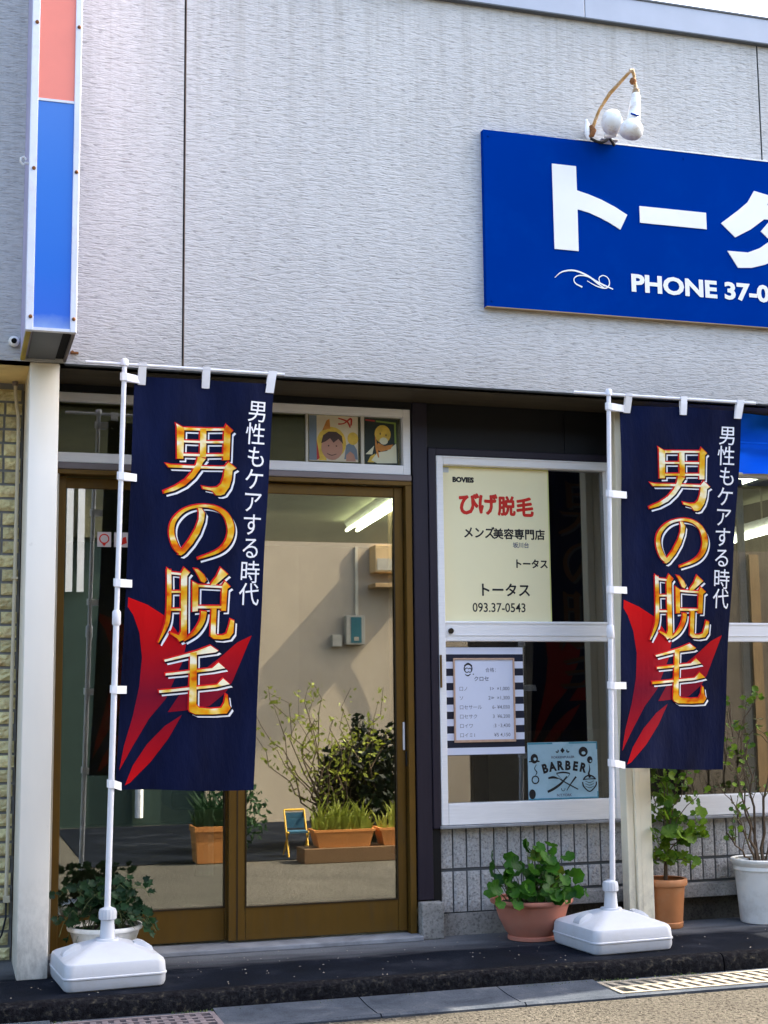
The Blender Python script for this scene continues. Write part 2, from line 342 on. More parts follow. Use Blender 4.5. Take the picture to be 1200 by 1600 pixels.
# banner artwork outlines in cloth coordinates (u across, v down)
STROKES=[('g',[(0.2954,0.1182),(0.3585,0.1287),(0.3625,0.2048),(0.3157,0.2059),(0.3025,0.1265)]),('p',[(0.351,0.1272),(0.6506,0.1227),(0.6478,0.1286),(0.352,0.134)]),('g',[(0.6475,0.1264),(0.6616,0.1139),(0.7129,0.1285),(0.6958,0.135),(0.6985,0.202),(0.6516,0.203)]),('g',[(0.474,0.1271),(0.5208,0.1259),(0.5292,0.1974),(0.4829,0.1972)]),('p',[(0.3557,0.159),(0.648,0.1544),(0.6489,0.1603),(0.3565,0.1643)]),('p',[(0.3533,0.1917),(0.6564,0.1869),(0.6573,0.1927),(0.3528,0.1978)]),('p',[(0.2343,0.2186),(0.2781,0.2212),(0.466,0.2194),(0.6828,0.2182),(0.6837,0.2242),(0.4524,0.2258),(0.2611,0.2283)]),('g',[(0.6682,0.2173),(0.692,0.207),(0.7499,0.2223),(0.7241,0.2282),(0.7201,0.2503),(0.7049,0.2701),(0.6714,0.2879),(0.643,0.2914),(0.614,0.291),(0.5834,0.28),(0.5177,0.276),(0.5095,0.2694),(0.5751,0.2724),(0.6182,0.2707),(0.6458,0.2616),(0.6613,0.2442),(0.6657,0.2247)]),('g',[(0.4696,0.1951),(0.5283,0.201),(0.5081,0.2112),(0.489,0.2286),(0.4486,0.2489),(0.3866,0.2696),(0.3092,0.2845),(0.2345,0.2926),(0.2286,0.2869),(0.3146,0.2723),(0.3844,0.2551),(0.4321,0.2347),(0.458,0.2147),(0.4667,0.2)]),('g',[(0.485,0.3233),(0.514,0.3239),(0.539,0.3368),(0.5333,0.3563),(0.5051,0.386),(0.4585,0.4135),(0.404,0.4362),(0.3796,0.442),(0.3577,0.4406),(0.3775,0.4282),(0.4282,0.4043),(0.4744,0.3744),(0.4943,0.3522),(0.4947,0.3352)]),('g',[(0.3985,0.4313),(0.3917,0.4295),(0.3828,0.4273),(0.3737,0.4248),(0.3656,0.4221),(0.3586,0.4188),(0.3508,0.4141),(0.3419,0.4081),(0.3335,0.4014),(0.3266,0.3948),(0.3224,0.3887),(0.3206,0.3829),(0.3204,0.3771),(0.3221,0.3713),(0.3257,0.3658),(0.3314,0.3604),(0.3398,0.355),(0.3509,0.3494),(0.3642,0.3439),(0.3791,0.3389),(0.3951,0.3347),(0.4127,0.3311),(0.4325,0.3281),(0.4536,0.3257),(0.4753,0.3238),(0.4965,0.3226),(0.5177,0.322),(0.5395,0.322),(0.5612,0.3227),(0.5818,0.3239),(0.6004,0.3256),(0.617,0.3278),(0.6323,0.3306),(0.6461,0.3338),(0.6585,0.3373),(0.669,0.3409),(0.6777,0.3448),(0.6849,0.3491),(0.6909,0.3537),(0.6959,0.3584),(0.7002,0.3628),(0.7036,0.367),(0.7062,0.3711),(0.7078,0.3751),(0.7086,0.3792),(0.7083,0.3833),(0.707,0.3877),(0.7049,0.3923),(0.7017,0.3968),(0.6972,0.4012),(0.6911,0.4055),(0.6836,0.4097),(0.6751,0.4138),(0.6649,0.4178),(0.652,0.4218),(0.6355,0.4259),(0.6118,0.4304),(0.5814,0.4352),(0.5493,0.4398),(0.5209,0.4437),(0.5012,0.4466),(0.5058,0.4506),(0.5261,0.4484),(0.5554,0.4452),(0.5888,0.4415),(0.6213,0.4375),(0.6481,0.4335),(0.6684,0.4297),(0.6855,0.4258),(0.7,0.4216),(0.7125,0.4173),(0.7238,0.4126),(0.734,0.4075),(0.7425,0.402),(0.7491,0.3963),(0.7539,0.3907),(0.7571,0.3851),(0.7588,0.3794),(0.7587,0.3737),(0.7569,0.3681),(0.7533,0.3625),(0.7479,0.3571),(0.7408,0.3518),(0.732,0.3464),(0.7215,0.3412),(0.7092,0.3363),(0.6954,0.3318),(0.6803,0.328),(0.6639,0.3246),(0.6463,0.3216),(0.6274,0.3191),(0.6077,0.3172),(0.5865,0.3158),(0.564,0.3149),(0.5405,0.3145),(0.5169,0.3146),(0.4939,0.3154),(0.471,0.3167),(0.4477,0.3186),(0.4246,0.321),(0.4024,0.3241),(0.3819,0.3278),(0.3627,0.3323),(0.3445,0.3374),(0.3279,0.3432),(0.3134,0.3493),(0.3016,0.3556),(0.2928,0.3622),(0.2869,0.3692),(0.2836,0.3762),(0.2826,0.3834),(0.2838,0.3906),(0.2877,0.3982),(0.2943,0.4061),(0.3027,0.4138),(0.3122,0.4208),(0.3225,0.4268),(0.3352,0.4318),(0.3496,0.4355),(0.3631,0.4379),(0.3736,0.4395),(0.3805,0.4407)]),('g',[(0.2792,0.4791),(0.2803,0.4854),(0.2818,0.4944),(0.2836,0.5048),(0.2854,0.5157),(0.2869,0.526),(0.2882,0.5361),(0.2895,0.5465),(0.2906,0.5569),(0.2912,0.5668),(0.2913,0.5758),(0.2909,0.5836),(0.2904,0.5904),(0.2893,0.5967),(0.2872,0.6029),(0.2835,0.6098),(0.277,0.6183),(0.2677,0.6281),(0.2576,0.638),(0.2484,0.6466),(0.2422,0.6526),(0.2504,0.6539),(0.2595,0.6483),(0.2729,0.6403),(0.2879,0.631),(0.3019,0.6214),(0.3124,0.6126),(0.3187,0.605),(0.3224,0.598),(0.3243,0.5912),(0.3251,0.584),(0.3258,0.5761),(0.3261,0.5668),(0.3255,0.5567),(0.3243,0.5461),(0.3228,0.5356),(0.3214,0.5255),(0.3197,0.5151),(0.3176,0.5042),(0.3154,0.4937),(0.3135,0.4847),(0.3121,0.4784)]),('g',[(0.2814,0.4739),(0.3142,0.4825),(0.3061,0.4881),(0.2802,0.486)]),('p',[(0.3091,0.483),(0.3883,0.4848),(0.3876,0.4903),(0.3099,0.4886)]),('g',[(0.3833,0.4869),(0.4051,0.4714),(0.4497,0.4833),(0.4314,0.4917),(0.4506,0.6415),(0.3993,0.6502),(0.3816,0.6428),(0.3234,0.6305),(0.3267,0.6274),(0.3917,0.6347),(0.4053,0.625)]),('p',[(0.3158,0.5286),(0.3931,0.5275),(0.3939,0.5325),(0.3166,0.5336)]),('p',[(0.3221,0.5712),(0.3994,0.5702),(0.4003,0.5757),(0.3229,0.5767)]),('g',[(0.4768,0.4728),(0.5071,0.4743),(0.5542,0.488),(0.5748,0.5003),(0.5593,0.5068),(0.5339,0.5034),(0.5092,0.4887)]),('g',[(0.6716,0.4684),(0.7303,0.4839),(0.7123,0.4893),(0.6404,0.5112),(0.603,0.5127),(0.6131,0.5047),(0.6448,0.4903)]),('g',[(0.4701,0.5037),(0.5163,0.5113),(0.5221,0.5755),(0.481,0.5774)]),('p',[(0.5156,0.5115),(0.6947,0.5123),(0.6925,0.518),(0.5164,0.5171)]),('g',[(0.6894,0.5124),(0.7103,0.5007),(0.7536,0.514),(0.7318,0.5194),(0.7285,0.5727),(0.6909,0.5732)]),('p',[(0.5186,0.5625),(0.6929,0.561),(0.6923,0.5671),(0.5196,0.569)]),('g',[(0.544,0.5747),(0.5434,0.5782),(0.5429,0.5829),(0.542,0.5881),(0.5401,0.5934),(0.5366,0.5982),(0.5311,0.603),(0.5239,0.6081),(0.5154,0.6134),(0.5059,0.6185),(0.4958,0.6233),(0.4835,0.6283),(0.4683,0.6337),(0.4524,0.6389),(0.4383,0.6434),(0.4285,0.6466),(0.434,0.649),(0.4457,0.6466),(0.4626,0.6434),(0.482,0.6394),(0.5015,0.6349),(0.5183,0.6301),(0.532,0.625),(0.5442,0.6196),(0.5549,0.614),(0.5641,0.6083),(0.572,0.6025),(0.5781,0.5964),(0.582,0.5901),(0.5844,0.5842),(0.586,0.5795),(0.5874,0.5762)]),('g',[(0.6185,0.5666),(0.6575,0.5661),(0.6577,0.6281),(0.6696,0.6323),(0.7109,0.6318),(0.7403,0.6271),(0.7544,0.6104),(0.7652,0.5925),(0.7943,0.5959),(0.7926,0.6252),(0.7645,0.6382),(0.7049,0.642),(0.6446,0.6412),(0.6196,0.6349)]),('p',[(0.2915,0.6941),(0.4101,0.6828),(0.5212,0.6715),(0.6245,0.6576),(0.6849,0.6696),(0.6644,0.6736),(0.5226,0.6808),(0.4111,0.6896),(0.2997,0.699)]),('p',[(0.3075,0.7261),(0.4158,0.7212),(0.6437,0.7113),(0.6905,0.6974),(0.7437,0.7108),(0.6409,0.7177),(0.4167,0.7275),(0.3083,0.7316)]),('p',[(0.2646,0.7666),(0.3768,0.7626),(0.6871,0.7502),(0.7314,0.735),(0.7861,0.7485),(0.6768,0.7569),(0.3778,0.7691),(0.2693,0.7731)]),('g',[(0.4767,0.6757),(0.5254,0.6739),(0.5401,0.7988),(0.5637,0.8061),(0.6542,0.8077),(0.7291,0.8053),(0.7498,0.7932),(0.7581,0.7729),(0.7735,0.7753),(0.7859,0.798),(0.8021,0.8055),(0.7761,0.8184),(0.6713,0.8212),(0.536,0.8218),(0.496,0.816),(0.4862,0.8105)]),('r',[(0.004,0.5462),(0.153,0.5639),(0.2775,0.5877),(0.365,0.6197),(0.4469,0.6571),(0.4253,0.7),(0.3763,0.7388),(0.3196,0.7861),(0.2057,0.8337),(0.1006,0.8979),(0.0137,0.9553),(0.037,0.8982),(0.09,0.8261),(0.1245,0.7581),(0.1336,0.6903),(0.1057,0.6314),(0.055,0.5898),(0.004,0.566)]),('r',[(0.9331,0.6298),(0.8275,0.6475),(0.7056,0.6841),(0.534,0.7287),(0.4373,0.7638),(0.3371,0.8179),(0.47,0.8126),(0.6402,0.8014),(0.7565,0.7695),(0.8092,0.7389),(0.8543,0.6997),(0.8937,0.6648)]),('r',[(0.4398,0.8235),(0.3227,0.8499),(0.2018,0.8931),(0.1075,0.9444),(0.0596,0.9902),(0.0944,0.9846),(0.2335,0.9353),(0.3526,0.8794)])]
SMALL=[(0.894,0.0752),(0.892,0.1317),(0.9057,0.1895),(0.9006,0.246),(0.9019,0.3041),(0.9048,0.3587),(0.903,0.4169),(0.9116,0.4749),(0.9093,0.5296)]
# ============================================================ SETTING
def ground_sheet():
    k = MB(); k.box(-300, 300, -300, 300, -.5, -.082); return k.build('road', 'asphalt')
tag(ground_sheet(), kind='structure')
# pavement step
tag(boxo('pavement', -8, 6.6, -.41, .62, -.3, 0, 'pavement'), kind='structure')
# kerb: cast in long lengths, chipped edge
kerb = thing('kerb', (2, -.44, 0), 'dark stained concrete kerb with chipped edge along the shop step', 'kerb')
for x0, x1 in ((-8, .1), (.106, 3.296), (3.302, 6.6)):
    k = MB(); nx = max(4, int((x1-x0)/.012)) if x0 > -5 else 60
    prof = [(-.41, -.3), (-.41, .0), (-.445, .0), (-.462, -.004), (-.472, -.014), (-.478, -.045), (-.482, -.3)]
    rings = []
    for i in range(nx+1):
        x = x0+(x1-x0)*i/nx; rg = []
        for j, (yy, zz) in enumerate(prof):
            a = .0 if j in (0, 6, 1) else (.002 if j in (2,) else .005)
            q = noise.fractal(Vector((x*14, yy*30, zz*30)), 1, 2, 4)*a
            q2 = noise.noise(Vector((x*2.1, 3, 0)))*.006
            rg.append(Vector((x, yy+q+(q2 if j > 1 else 0), zz+(q*.5 if j > 2 else q*.15))))
        rings.append(rg)
    vr = [[k.bm.verts.new(p) for p in r] for r in rings]
    for a, b in zip(vr, vr[1:]):
        for q in range(len(prof)-1): k.bm.faces.new((a[q], a[q+1], b[q+1], b[q]))
    k.bm.faces.new(vr[0]); k.bm.faces.new(vr[-1][::-1])
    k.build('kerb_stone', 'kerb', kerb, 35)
# gutter blocks and grates
gut = thing('gutter', (2, -.65, -.07), 'row of grey concrete gutter blocks between kerb and road', 'gutter')
GX = [-1.6+.6*i for i in range(14)]
def gblock(x0, x1):
    k = MB(); k.loft([[Vector((x, y, z)) for y, z in ((-.486, -.3), (-.486, -.062), (-.60, -.072), (-.74, -.074), (-.785, -.066), (-.80, -.074), (-.80, -.3))] for x in (x0, x1)])
    return k
SK = ((.40, 1.02), (2.66, 3.56))
x = -1.6
edges = []
while x < 6.5:
    n = x+.6
    for a, b in SK:
        if x < a < n: n = a
    if any(a <= x < b-.001 for a, b in SK):
        x = [b for a, b in SK if a <= x < b-.001][0]; continue
    edges.append((x+.003, n-.003)); x = n
for a, b in edges:
    if b-a > .05: gblock(a, b).build('gutter_block', 'gutter', gut)
def grate(name, x0, x1, nx, ny, slot, m, label, skew=0):
    t = thing(name, ((x0+x1)/2, -.65, -.07), label, 'drain grate', 'drain grates in the gutter')
    k = MB(); y0, y1 = -.755, -.515; z0, z1 = -.10, -.068
    k.box(x0, x1, y0, y0+.02, z0, z1); k.box(x0, x1, y1-.02, y1, z0, z1)
    k.box(x0, x0+.02, y0+.02, y1-.02, z0, z1); k.box(x1-.02, x1, y0+.02, y1-.02, z0, z1)
    for j in range(1, ny):
        yy = y0+.02+(y1-y0-.04)*j/ny; k.box(x0+.02, x1-.02, yy-.0085, yy+.0085, z0+.004, z1-.001)
    k.build('grate_frame', m, t)
    b = MB()
    for i in range(1, nx):
        xx = x0+.02+(x1-x0-.04)*i/nx; w = (x1-x0-.04)/nx*(1-slot)/2
        vs = [(xx-w+skew*.12, y0+.02), (xx+w+skew*.12, y0+.02), (xx+w-skew*.12, y1-.02), (xx-w-skew*.12, y1-.02)]
        b.loft([[Vector((a, c, z)) for a, c in vs] for z in (z0+.006, z1-.0025)])
    b.build('grate_bars', m, t)
    boxo('drain_pit', x0, x1, y0, y1, -.30, -.12, 'pit_black', t)
    k = MB(); k.box(x0-.0, x1, -.80, y0-.002, -.3, -.072); k.box(x0, x1, y1+.002, -.486, -.3, -.07); k.build('grate_surround', 'gutter', t)
grate('drain_grate', .40, 1.02, 13, 4, .5, 'grate_iron', 'square-holed iron drain grate in the gutter before the left banner', .0)
grate('drain_grate', 2.66, 3.56, 14, 2, .5, 'grate_pale', 'pale slotted drain grate in the sunlit gutter at the right', .25)
# moss and weeds along the kerb foot
mm = MB()
for cx, n_ in ((.35, 60), (1.1, 60), (1.45, 90), (1.85, 60), (2.35, 130), (2.5, 120), (2.75, 90), (3.1, 50), (3.9, 80), (.95, 50)):
    for _ in range(n_):
        px = random.gauss(cx, .05); py = -.497-abs(random.gauss(0, .010)); a = random.random()*6.28; h = random.uniform(.004, .014)
        d = Vector((math.cos(a), math.sin(a), 0))*.005
        b = Vector((px, py, -.073)); mm.bm.faces.new([mm.bm.verts.new(b-d), mm.bm.verts.new(b+d), mm.bm.verts.new(b+Vector((d.y, -d.x, h)))])
tag(mm.build('moss', 'moss'), 'green moss growing along the kerb foot', 'moss', kind='stuff')

random.seed(21); mm = MB()
for _ in range(420):
    on = random.random() < .35
    px = random.uniform(.1, 4.6); py, pz = (random.uniform(-.40, .30), .001) if on else (random.choice((random.gauss(-.515, .02), random.uniform(-1.2, -.5))), -.076)
    if py > -.49 and not on: continue
    if py < -.8: pz = -.081
    a = random.random()*6.28; s_ = random.uniform(.0015, .005); h = random.uniform(.001, .004)
    q = [Vector((px+s_*math.cos(a+k_*1.6)*random.uniform(.6, 1.4), py+s_*math.sin(a+k_*1.6)*random.uniform(.6, 1.4), pz)) for k_ in range(4)]
    vb = [mm.bm.verts.new(v) for v in q]; vt = mm.bm.verts.new(sum(q, Vector())/4+Vector((0, 0, h)))
    for k_ in range(4): mm.bm.faces.new((vb[k_], vb[(k_+1) % 4], vt))
mat('grit', (.30, .27, .22), .9, var=.5, vs=40)
tag(mm.build('grit', 'grit'), 'scattered grit and tiny stones on the step and gutter', 'grit', kind='stuff')
# ------------------------------------------------------------ shop building
shop = thing('shop_building', (3, 0, 0), 'two-tone barber shop front with grey ribbed upper wall and recessed glazed entrance', 'building')
for x0, x1 in ((-6, .953), (.963, 3.991), (4.001, 6.1)):
    boxo('wall_panel', x0, x1, 0, .09, 2.607, 4.556, 'siding', shop)
boxo('panel_joint', .953, .963, .006, .03, 2.607, 4.556, 'joint_dark', shop); boxo('panel_joint', 3.991, 4.001, .006, .03, 2.607, 4.556, 'joint_dark', shop)
k = MB(); k.box(.9605, .9635, -.0015, .012, 2.607, 4.4); k.build('joint_sealant', 'joint_rust', shop)
for x0, x1 in ((-6, -.04), (-.037, 2.984), (2.987, 6.12)):
    MB().box(x0, x1, -.03, .2, 4.552, 4.69, .003).build('parapet_cap', 'cap_metal', shop)
k = MB(); k.box(-6, 6.125, -.036, .2, 4.688, 4.698); k.box(-6, 6.12, -.034, .0, 4.546, 4.553); k.build('cap_lip', 'cap_dark', shop)
boxo('roof', -6, 6.1, .09, 9, 4.4, 4.5, 'dark_concrete', shop)
k = MB(); k.box(-6, -5.9, .6, 9, 0, 4.4); k.box(6.0, 6.1, .45, 9, 0, 4.4); k.box(-6, 6.1, 9, 9.1, 0, 4.4); k.build('rear_walls', 'siding', shop)
boxo('soffit', .40, 6.1, .002, .62, 2.607, 2.66, 'soffit_brown', shop)
MB().box(-6, .30, .002, .62, 2.607, 2.66).build('soffit', 'soffit_beige', shop)
k = MB(); k.box(-6, 6.1, .09, .12, 2.66, 4.4); k.build('inner_lining', 'dark_concrete', shop)
boxo('drip_edge', .44, 6.1, -.006, .012, 2.598, 2.606, 'joint_dark', shop)
# dark front around the glazing
boxo('fascia', .42, 2.17, .40, .46, 2.572, 2.606, 'fascia_black', shop)
k = MB(); k.box(2.172, 2.25, .392, .46, .175, 2.606, .004); k.build('column_cladding', 'jamb_purple', shop)
k = MB(); k.box(2.2515, 2.2915, .385, .47, .508, 2.378, .004); k.box(2.2915, 4.9, .385, .47, 2.342, 2.378, .004); k.build('window_surround', 'jamb_purple', shop)
k = MB(); k.box(2.252, 2.292, .40, .47, .0, .506); k.build('column_base', 'fascia_black', shop)
for x0, x1 in ((2.2515, 3.0), (3.003, 3.9), (3.903, 4.9), (4.903, 6.1)):
    boxo('fascia_board', x0, x1, .398, .46, 2.380, 2.606, 'fascia_black', shop)
MB().box(2.170, 2.281, .335, .398, 0, .170, .006).build('pier_block', 'rough_concrete', shop)
MB().box(4.9, 6.1, .40, .47, 0, 2.38).build('side_wall', 'siding', shop)
# transom window
tw = frame_mb(.44, 2.165, 2.238, 2.570, .405, .47, .006, .038, .040, .047).build('transom_window', 'alu_white', shop)
boxo('mullion', 1.632, 1.644, .425, .438, 2.286, 2.529, 'alu_beige', tw); boxo('mullion', 1.914, 1.930, .425, .438, 2.286, 2.529, 'alu_beige', tw)
MB().box(.45, 2.124, .4395, .444, 2.286, 2.529).build('pane', 'transom_glass', tw)
# door
dh = MB().box(.42, 2.166, .395, .48, 2.205, 2.2365, .005).build('door_head', 'purple_metal', shop)
k = MB(); k.box(.42, 2.166, .40, .48, 2.183, 2.204, .002); k.box(2.134, 2.166, .40, .52, 0.02, 2.182, .003); k.box(.455, .49, .46, .52, .02, 2.182, .003); k.build('door_frame', 'bronze', shop)
MB().box(.42, .454, .40, .52, .02, 2.182).build('door_side_trim', 'alu_beige', shop)
MB().box(.42, 2.17, .31, .60, 0, .022, .004).build('door_sill', 'sill_grey', shop)
def leaf(x0, x1, y, l, r, gm, label):
    d = frame_mb(x0, x1, .032, 2.178, y, y+.032, l, r, .050, .152, .004).build('sliding_door', 'bronze', shop); d['label'] = label
    MB().box(x0+l, x1-r, y+.013, y+.018, .183, 2.129).build('pane', gm, d)
    g = MB(); g.box(x0+l, x1-r, y-.003, y+.006, .178, .184); g.box(x0+l, x0+l+.005, y-.003, y+.006, .184, 2.128); g.box(x1-r-.005, x1-r, y-.003, y+.006, .184, 2.128); g.build('glazing_bead', 'bronze_dark', d)
    return d
dr = leaf(1.26, 2.131, .44, .079, .045, 'door_glass', 'right sliding leaf with bronze frame and lock')
k = MB(); k.box(1.297, 1.304, .4385, .442, .034, 2.176); k.build('groove', 'bronze_dark', dr)
dl = leaf(.475, 1.30, .478, .012, .05, 'side_glass', 'left sliding leaf standing behind the left banner')
k = MB(); k.box(2.116, 2.126, .430, .4395, .885, 1.02, .003); k.build('pull_handle', 'alu_white', dr)
k = MB(); k.box(2.128, 2.146, .425, .4395, .808, .878, .003); k.build('lock', 'black_rubber', dr)
# windows
def window(x0, x1, label, mid=True):
    w = frame_mb(x0, x1, .522, 2.340, .385, .46, .036, .046, .044, .102, .004)
    w.box(x0+.036, x1-.046, .395, .45, 1.412, 1.512, .004)
    w.box(x0+.03, x1-.04, .380, .3845, 2.332, 2.338); w.box(x0+.037, x1-.047, .3915, .3945, 1.500, 1.506); w.box(x0+.037, x1-.047, .3915, .3945, 1.44, 1.443)
    w = w.build('window', 'alu_white', shop); w['label'] = label
    MB().box(x0+.036, x1-.046, .428, .432, 1.512, 2.296).build('pane', 'window_glass', w)
    MB().box(x0+.036, x1-.046, .428, .432, .624, 1.412).build('pane', 'window_glass', w)
    return w
w1 = window(2.293, 3.272, 'left window with posters behind the glass')
k = MB(); k.tube([(2.358, .396, 1.463), (2.358, .385, 1.463)], .014, 14); k.build('window_lock', 'lens', w1)
MB().box(2.294, 2.304, .376, .3845, 1.185, 1.345, .002).build('latch', 'bronze', w1)
w2 = window(3.310, 4.86, 'right window behind the potted shrubs')
MB().box(4.02, 4.06, .437, .45, .63, 2.29).build('mullion', 'alu_white', w2)
MB().box(2.285, 4.9, .368, .465, .5065, .5205, .003).build('window_sill', 'sill_grey', shop)
# tiled dado
boxo('mortar_bed', 2.283, 4.9, .424, .47, .0, .506, 'mortar_dark', shop)
def tilemesh(w, h, seed):
    k = MB(); nx, nz_ = 5, 9
    g = [[k.bm.verts.new((-w/2+w*i/nx, -.010+(.0035*noise.fractal(Vector((i*.9+seed*7, j*.9, seed)), 1, 2, 3) if 0 < i < nx and 0 < j < nz_ else .003), -h/2+h*j/nz_)) for i in range(nx+1)] for j in range(nz_+1)]
    for j in range(nz_):
        for i in range(nx): k.bm.faces.new((g[j][i], g[j][i+1], g[j+1][i+1], g[j+1][i]))
    k.box(-w/2, w/2, -.0069, .004, -h/2, h/2); return k.mesh('tile', 'tile')
TA = [tilemesh(.0630, .186, s) for s in range(4)]; TB = [tilemesh(.0630, .190, s+5) for s in range(4)]; TC = [tilemesh(.0630, .100, s+9) for s in range(4)]
for i in range(36):
    x = 2.322+.0717*i
    if x > 4.88: break
    piece(random.choice(TA), 'tile', (x, .424+random.uniform(-.001, .001), .409), shop)
    if x < 2.89: piece(random.choice(TB), 'tile', (x, .424+random.uniform(-.001, .001), .204), shop)
    else: piece(random.choice(TC), 'tile', (x, .424+random.uniform(-.001, .001), .250), shop)
boxo('dado_base', 2.283, 2.896, .409, .423, 0, .102, 'rough_concrete', shop)
MB().box(2.90, 4.9, .350, .423, .122, .186, .004).build('ledge', 'rough_concrete', shop)
boxo('ledge_recess', 2.897, 4.9, .415, .423, 0, .12, 'dark_concrete', shop)
# posts
ps = MB().box(.293, .419, 0, .44, 0, 2.606, .006).build('post', 'post_cream', shop, 30); ps['label'] = 'wide cream post under the vertical sign box'
k = MB(); k.box(3.236, 3.324, .20, .285, 0, 2.606, .004); k.box(3.196, 3.234, .215, .285, 0, 2.606, .004); k.box(3.262, 3.266, .1985, .2, .0, 2.606)
p2 = k.build('post', 'post_cream_b', shop); p2['label'] = 'narrow grooved cream post behind the right banner'
# neighbouring brick wall at far left
bw = thing('brick_wall', (-.2, .46, 0), 'rough yellow brick wall at the left edge beside the cream post', 'wall')
boxo('mortar_bed', -1.5, .29, .462, .56, 0, 2.607, 'mortar', bw)
def brickmesh(w, h, s):
    k = MB(); nx, nz_ = max(3, int(w/.02)), 4
    g = [[k.bm.verts.new((-w/2+w*i/nx, -.012-(.009*(.5+noise.fractal(Vector((i*.8+s*3.3, j*.9, s)), 1, 2, 3)) if 0 < i < nx and 0 < j < nz_ else -.005), -h/2+h*j/nz_)) for i in range(nx+1)] for j in range(nz_+1)]
    for j in range(nz_):
        for i in range(nx): k.bm.faces.new((g[j][i], g[j][i+1], g[j+1][i+1], g[j+1][i]))
    k.box(-w/2, w/2, -.0068, .006, -h/2, h/2); return k.mesh('brick', 'brick')
BM = {w: [brickmesh(w, .052, s) for s in range(4)] for w in (.07, .12, .17, .22)}
z = .035
while z < 2.58:
    x = .285-random.uniform(.0, .01)
    while x > -.62:
        w = random.choice((.07, .12, .17, .17, .22) if x < .2 else (.07, .12, .07)); piece(random.choice(BM[w]), 'brick', (x-w/2, .462, z), bw); x -= w+.011
    z += .0645
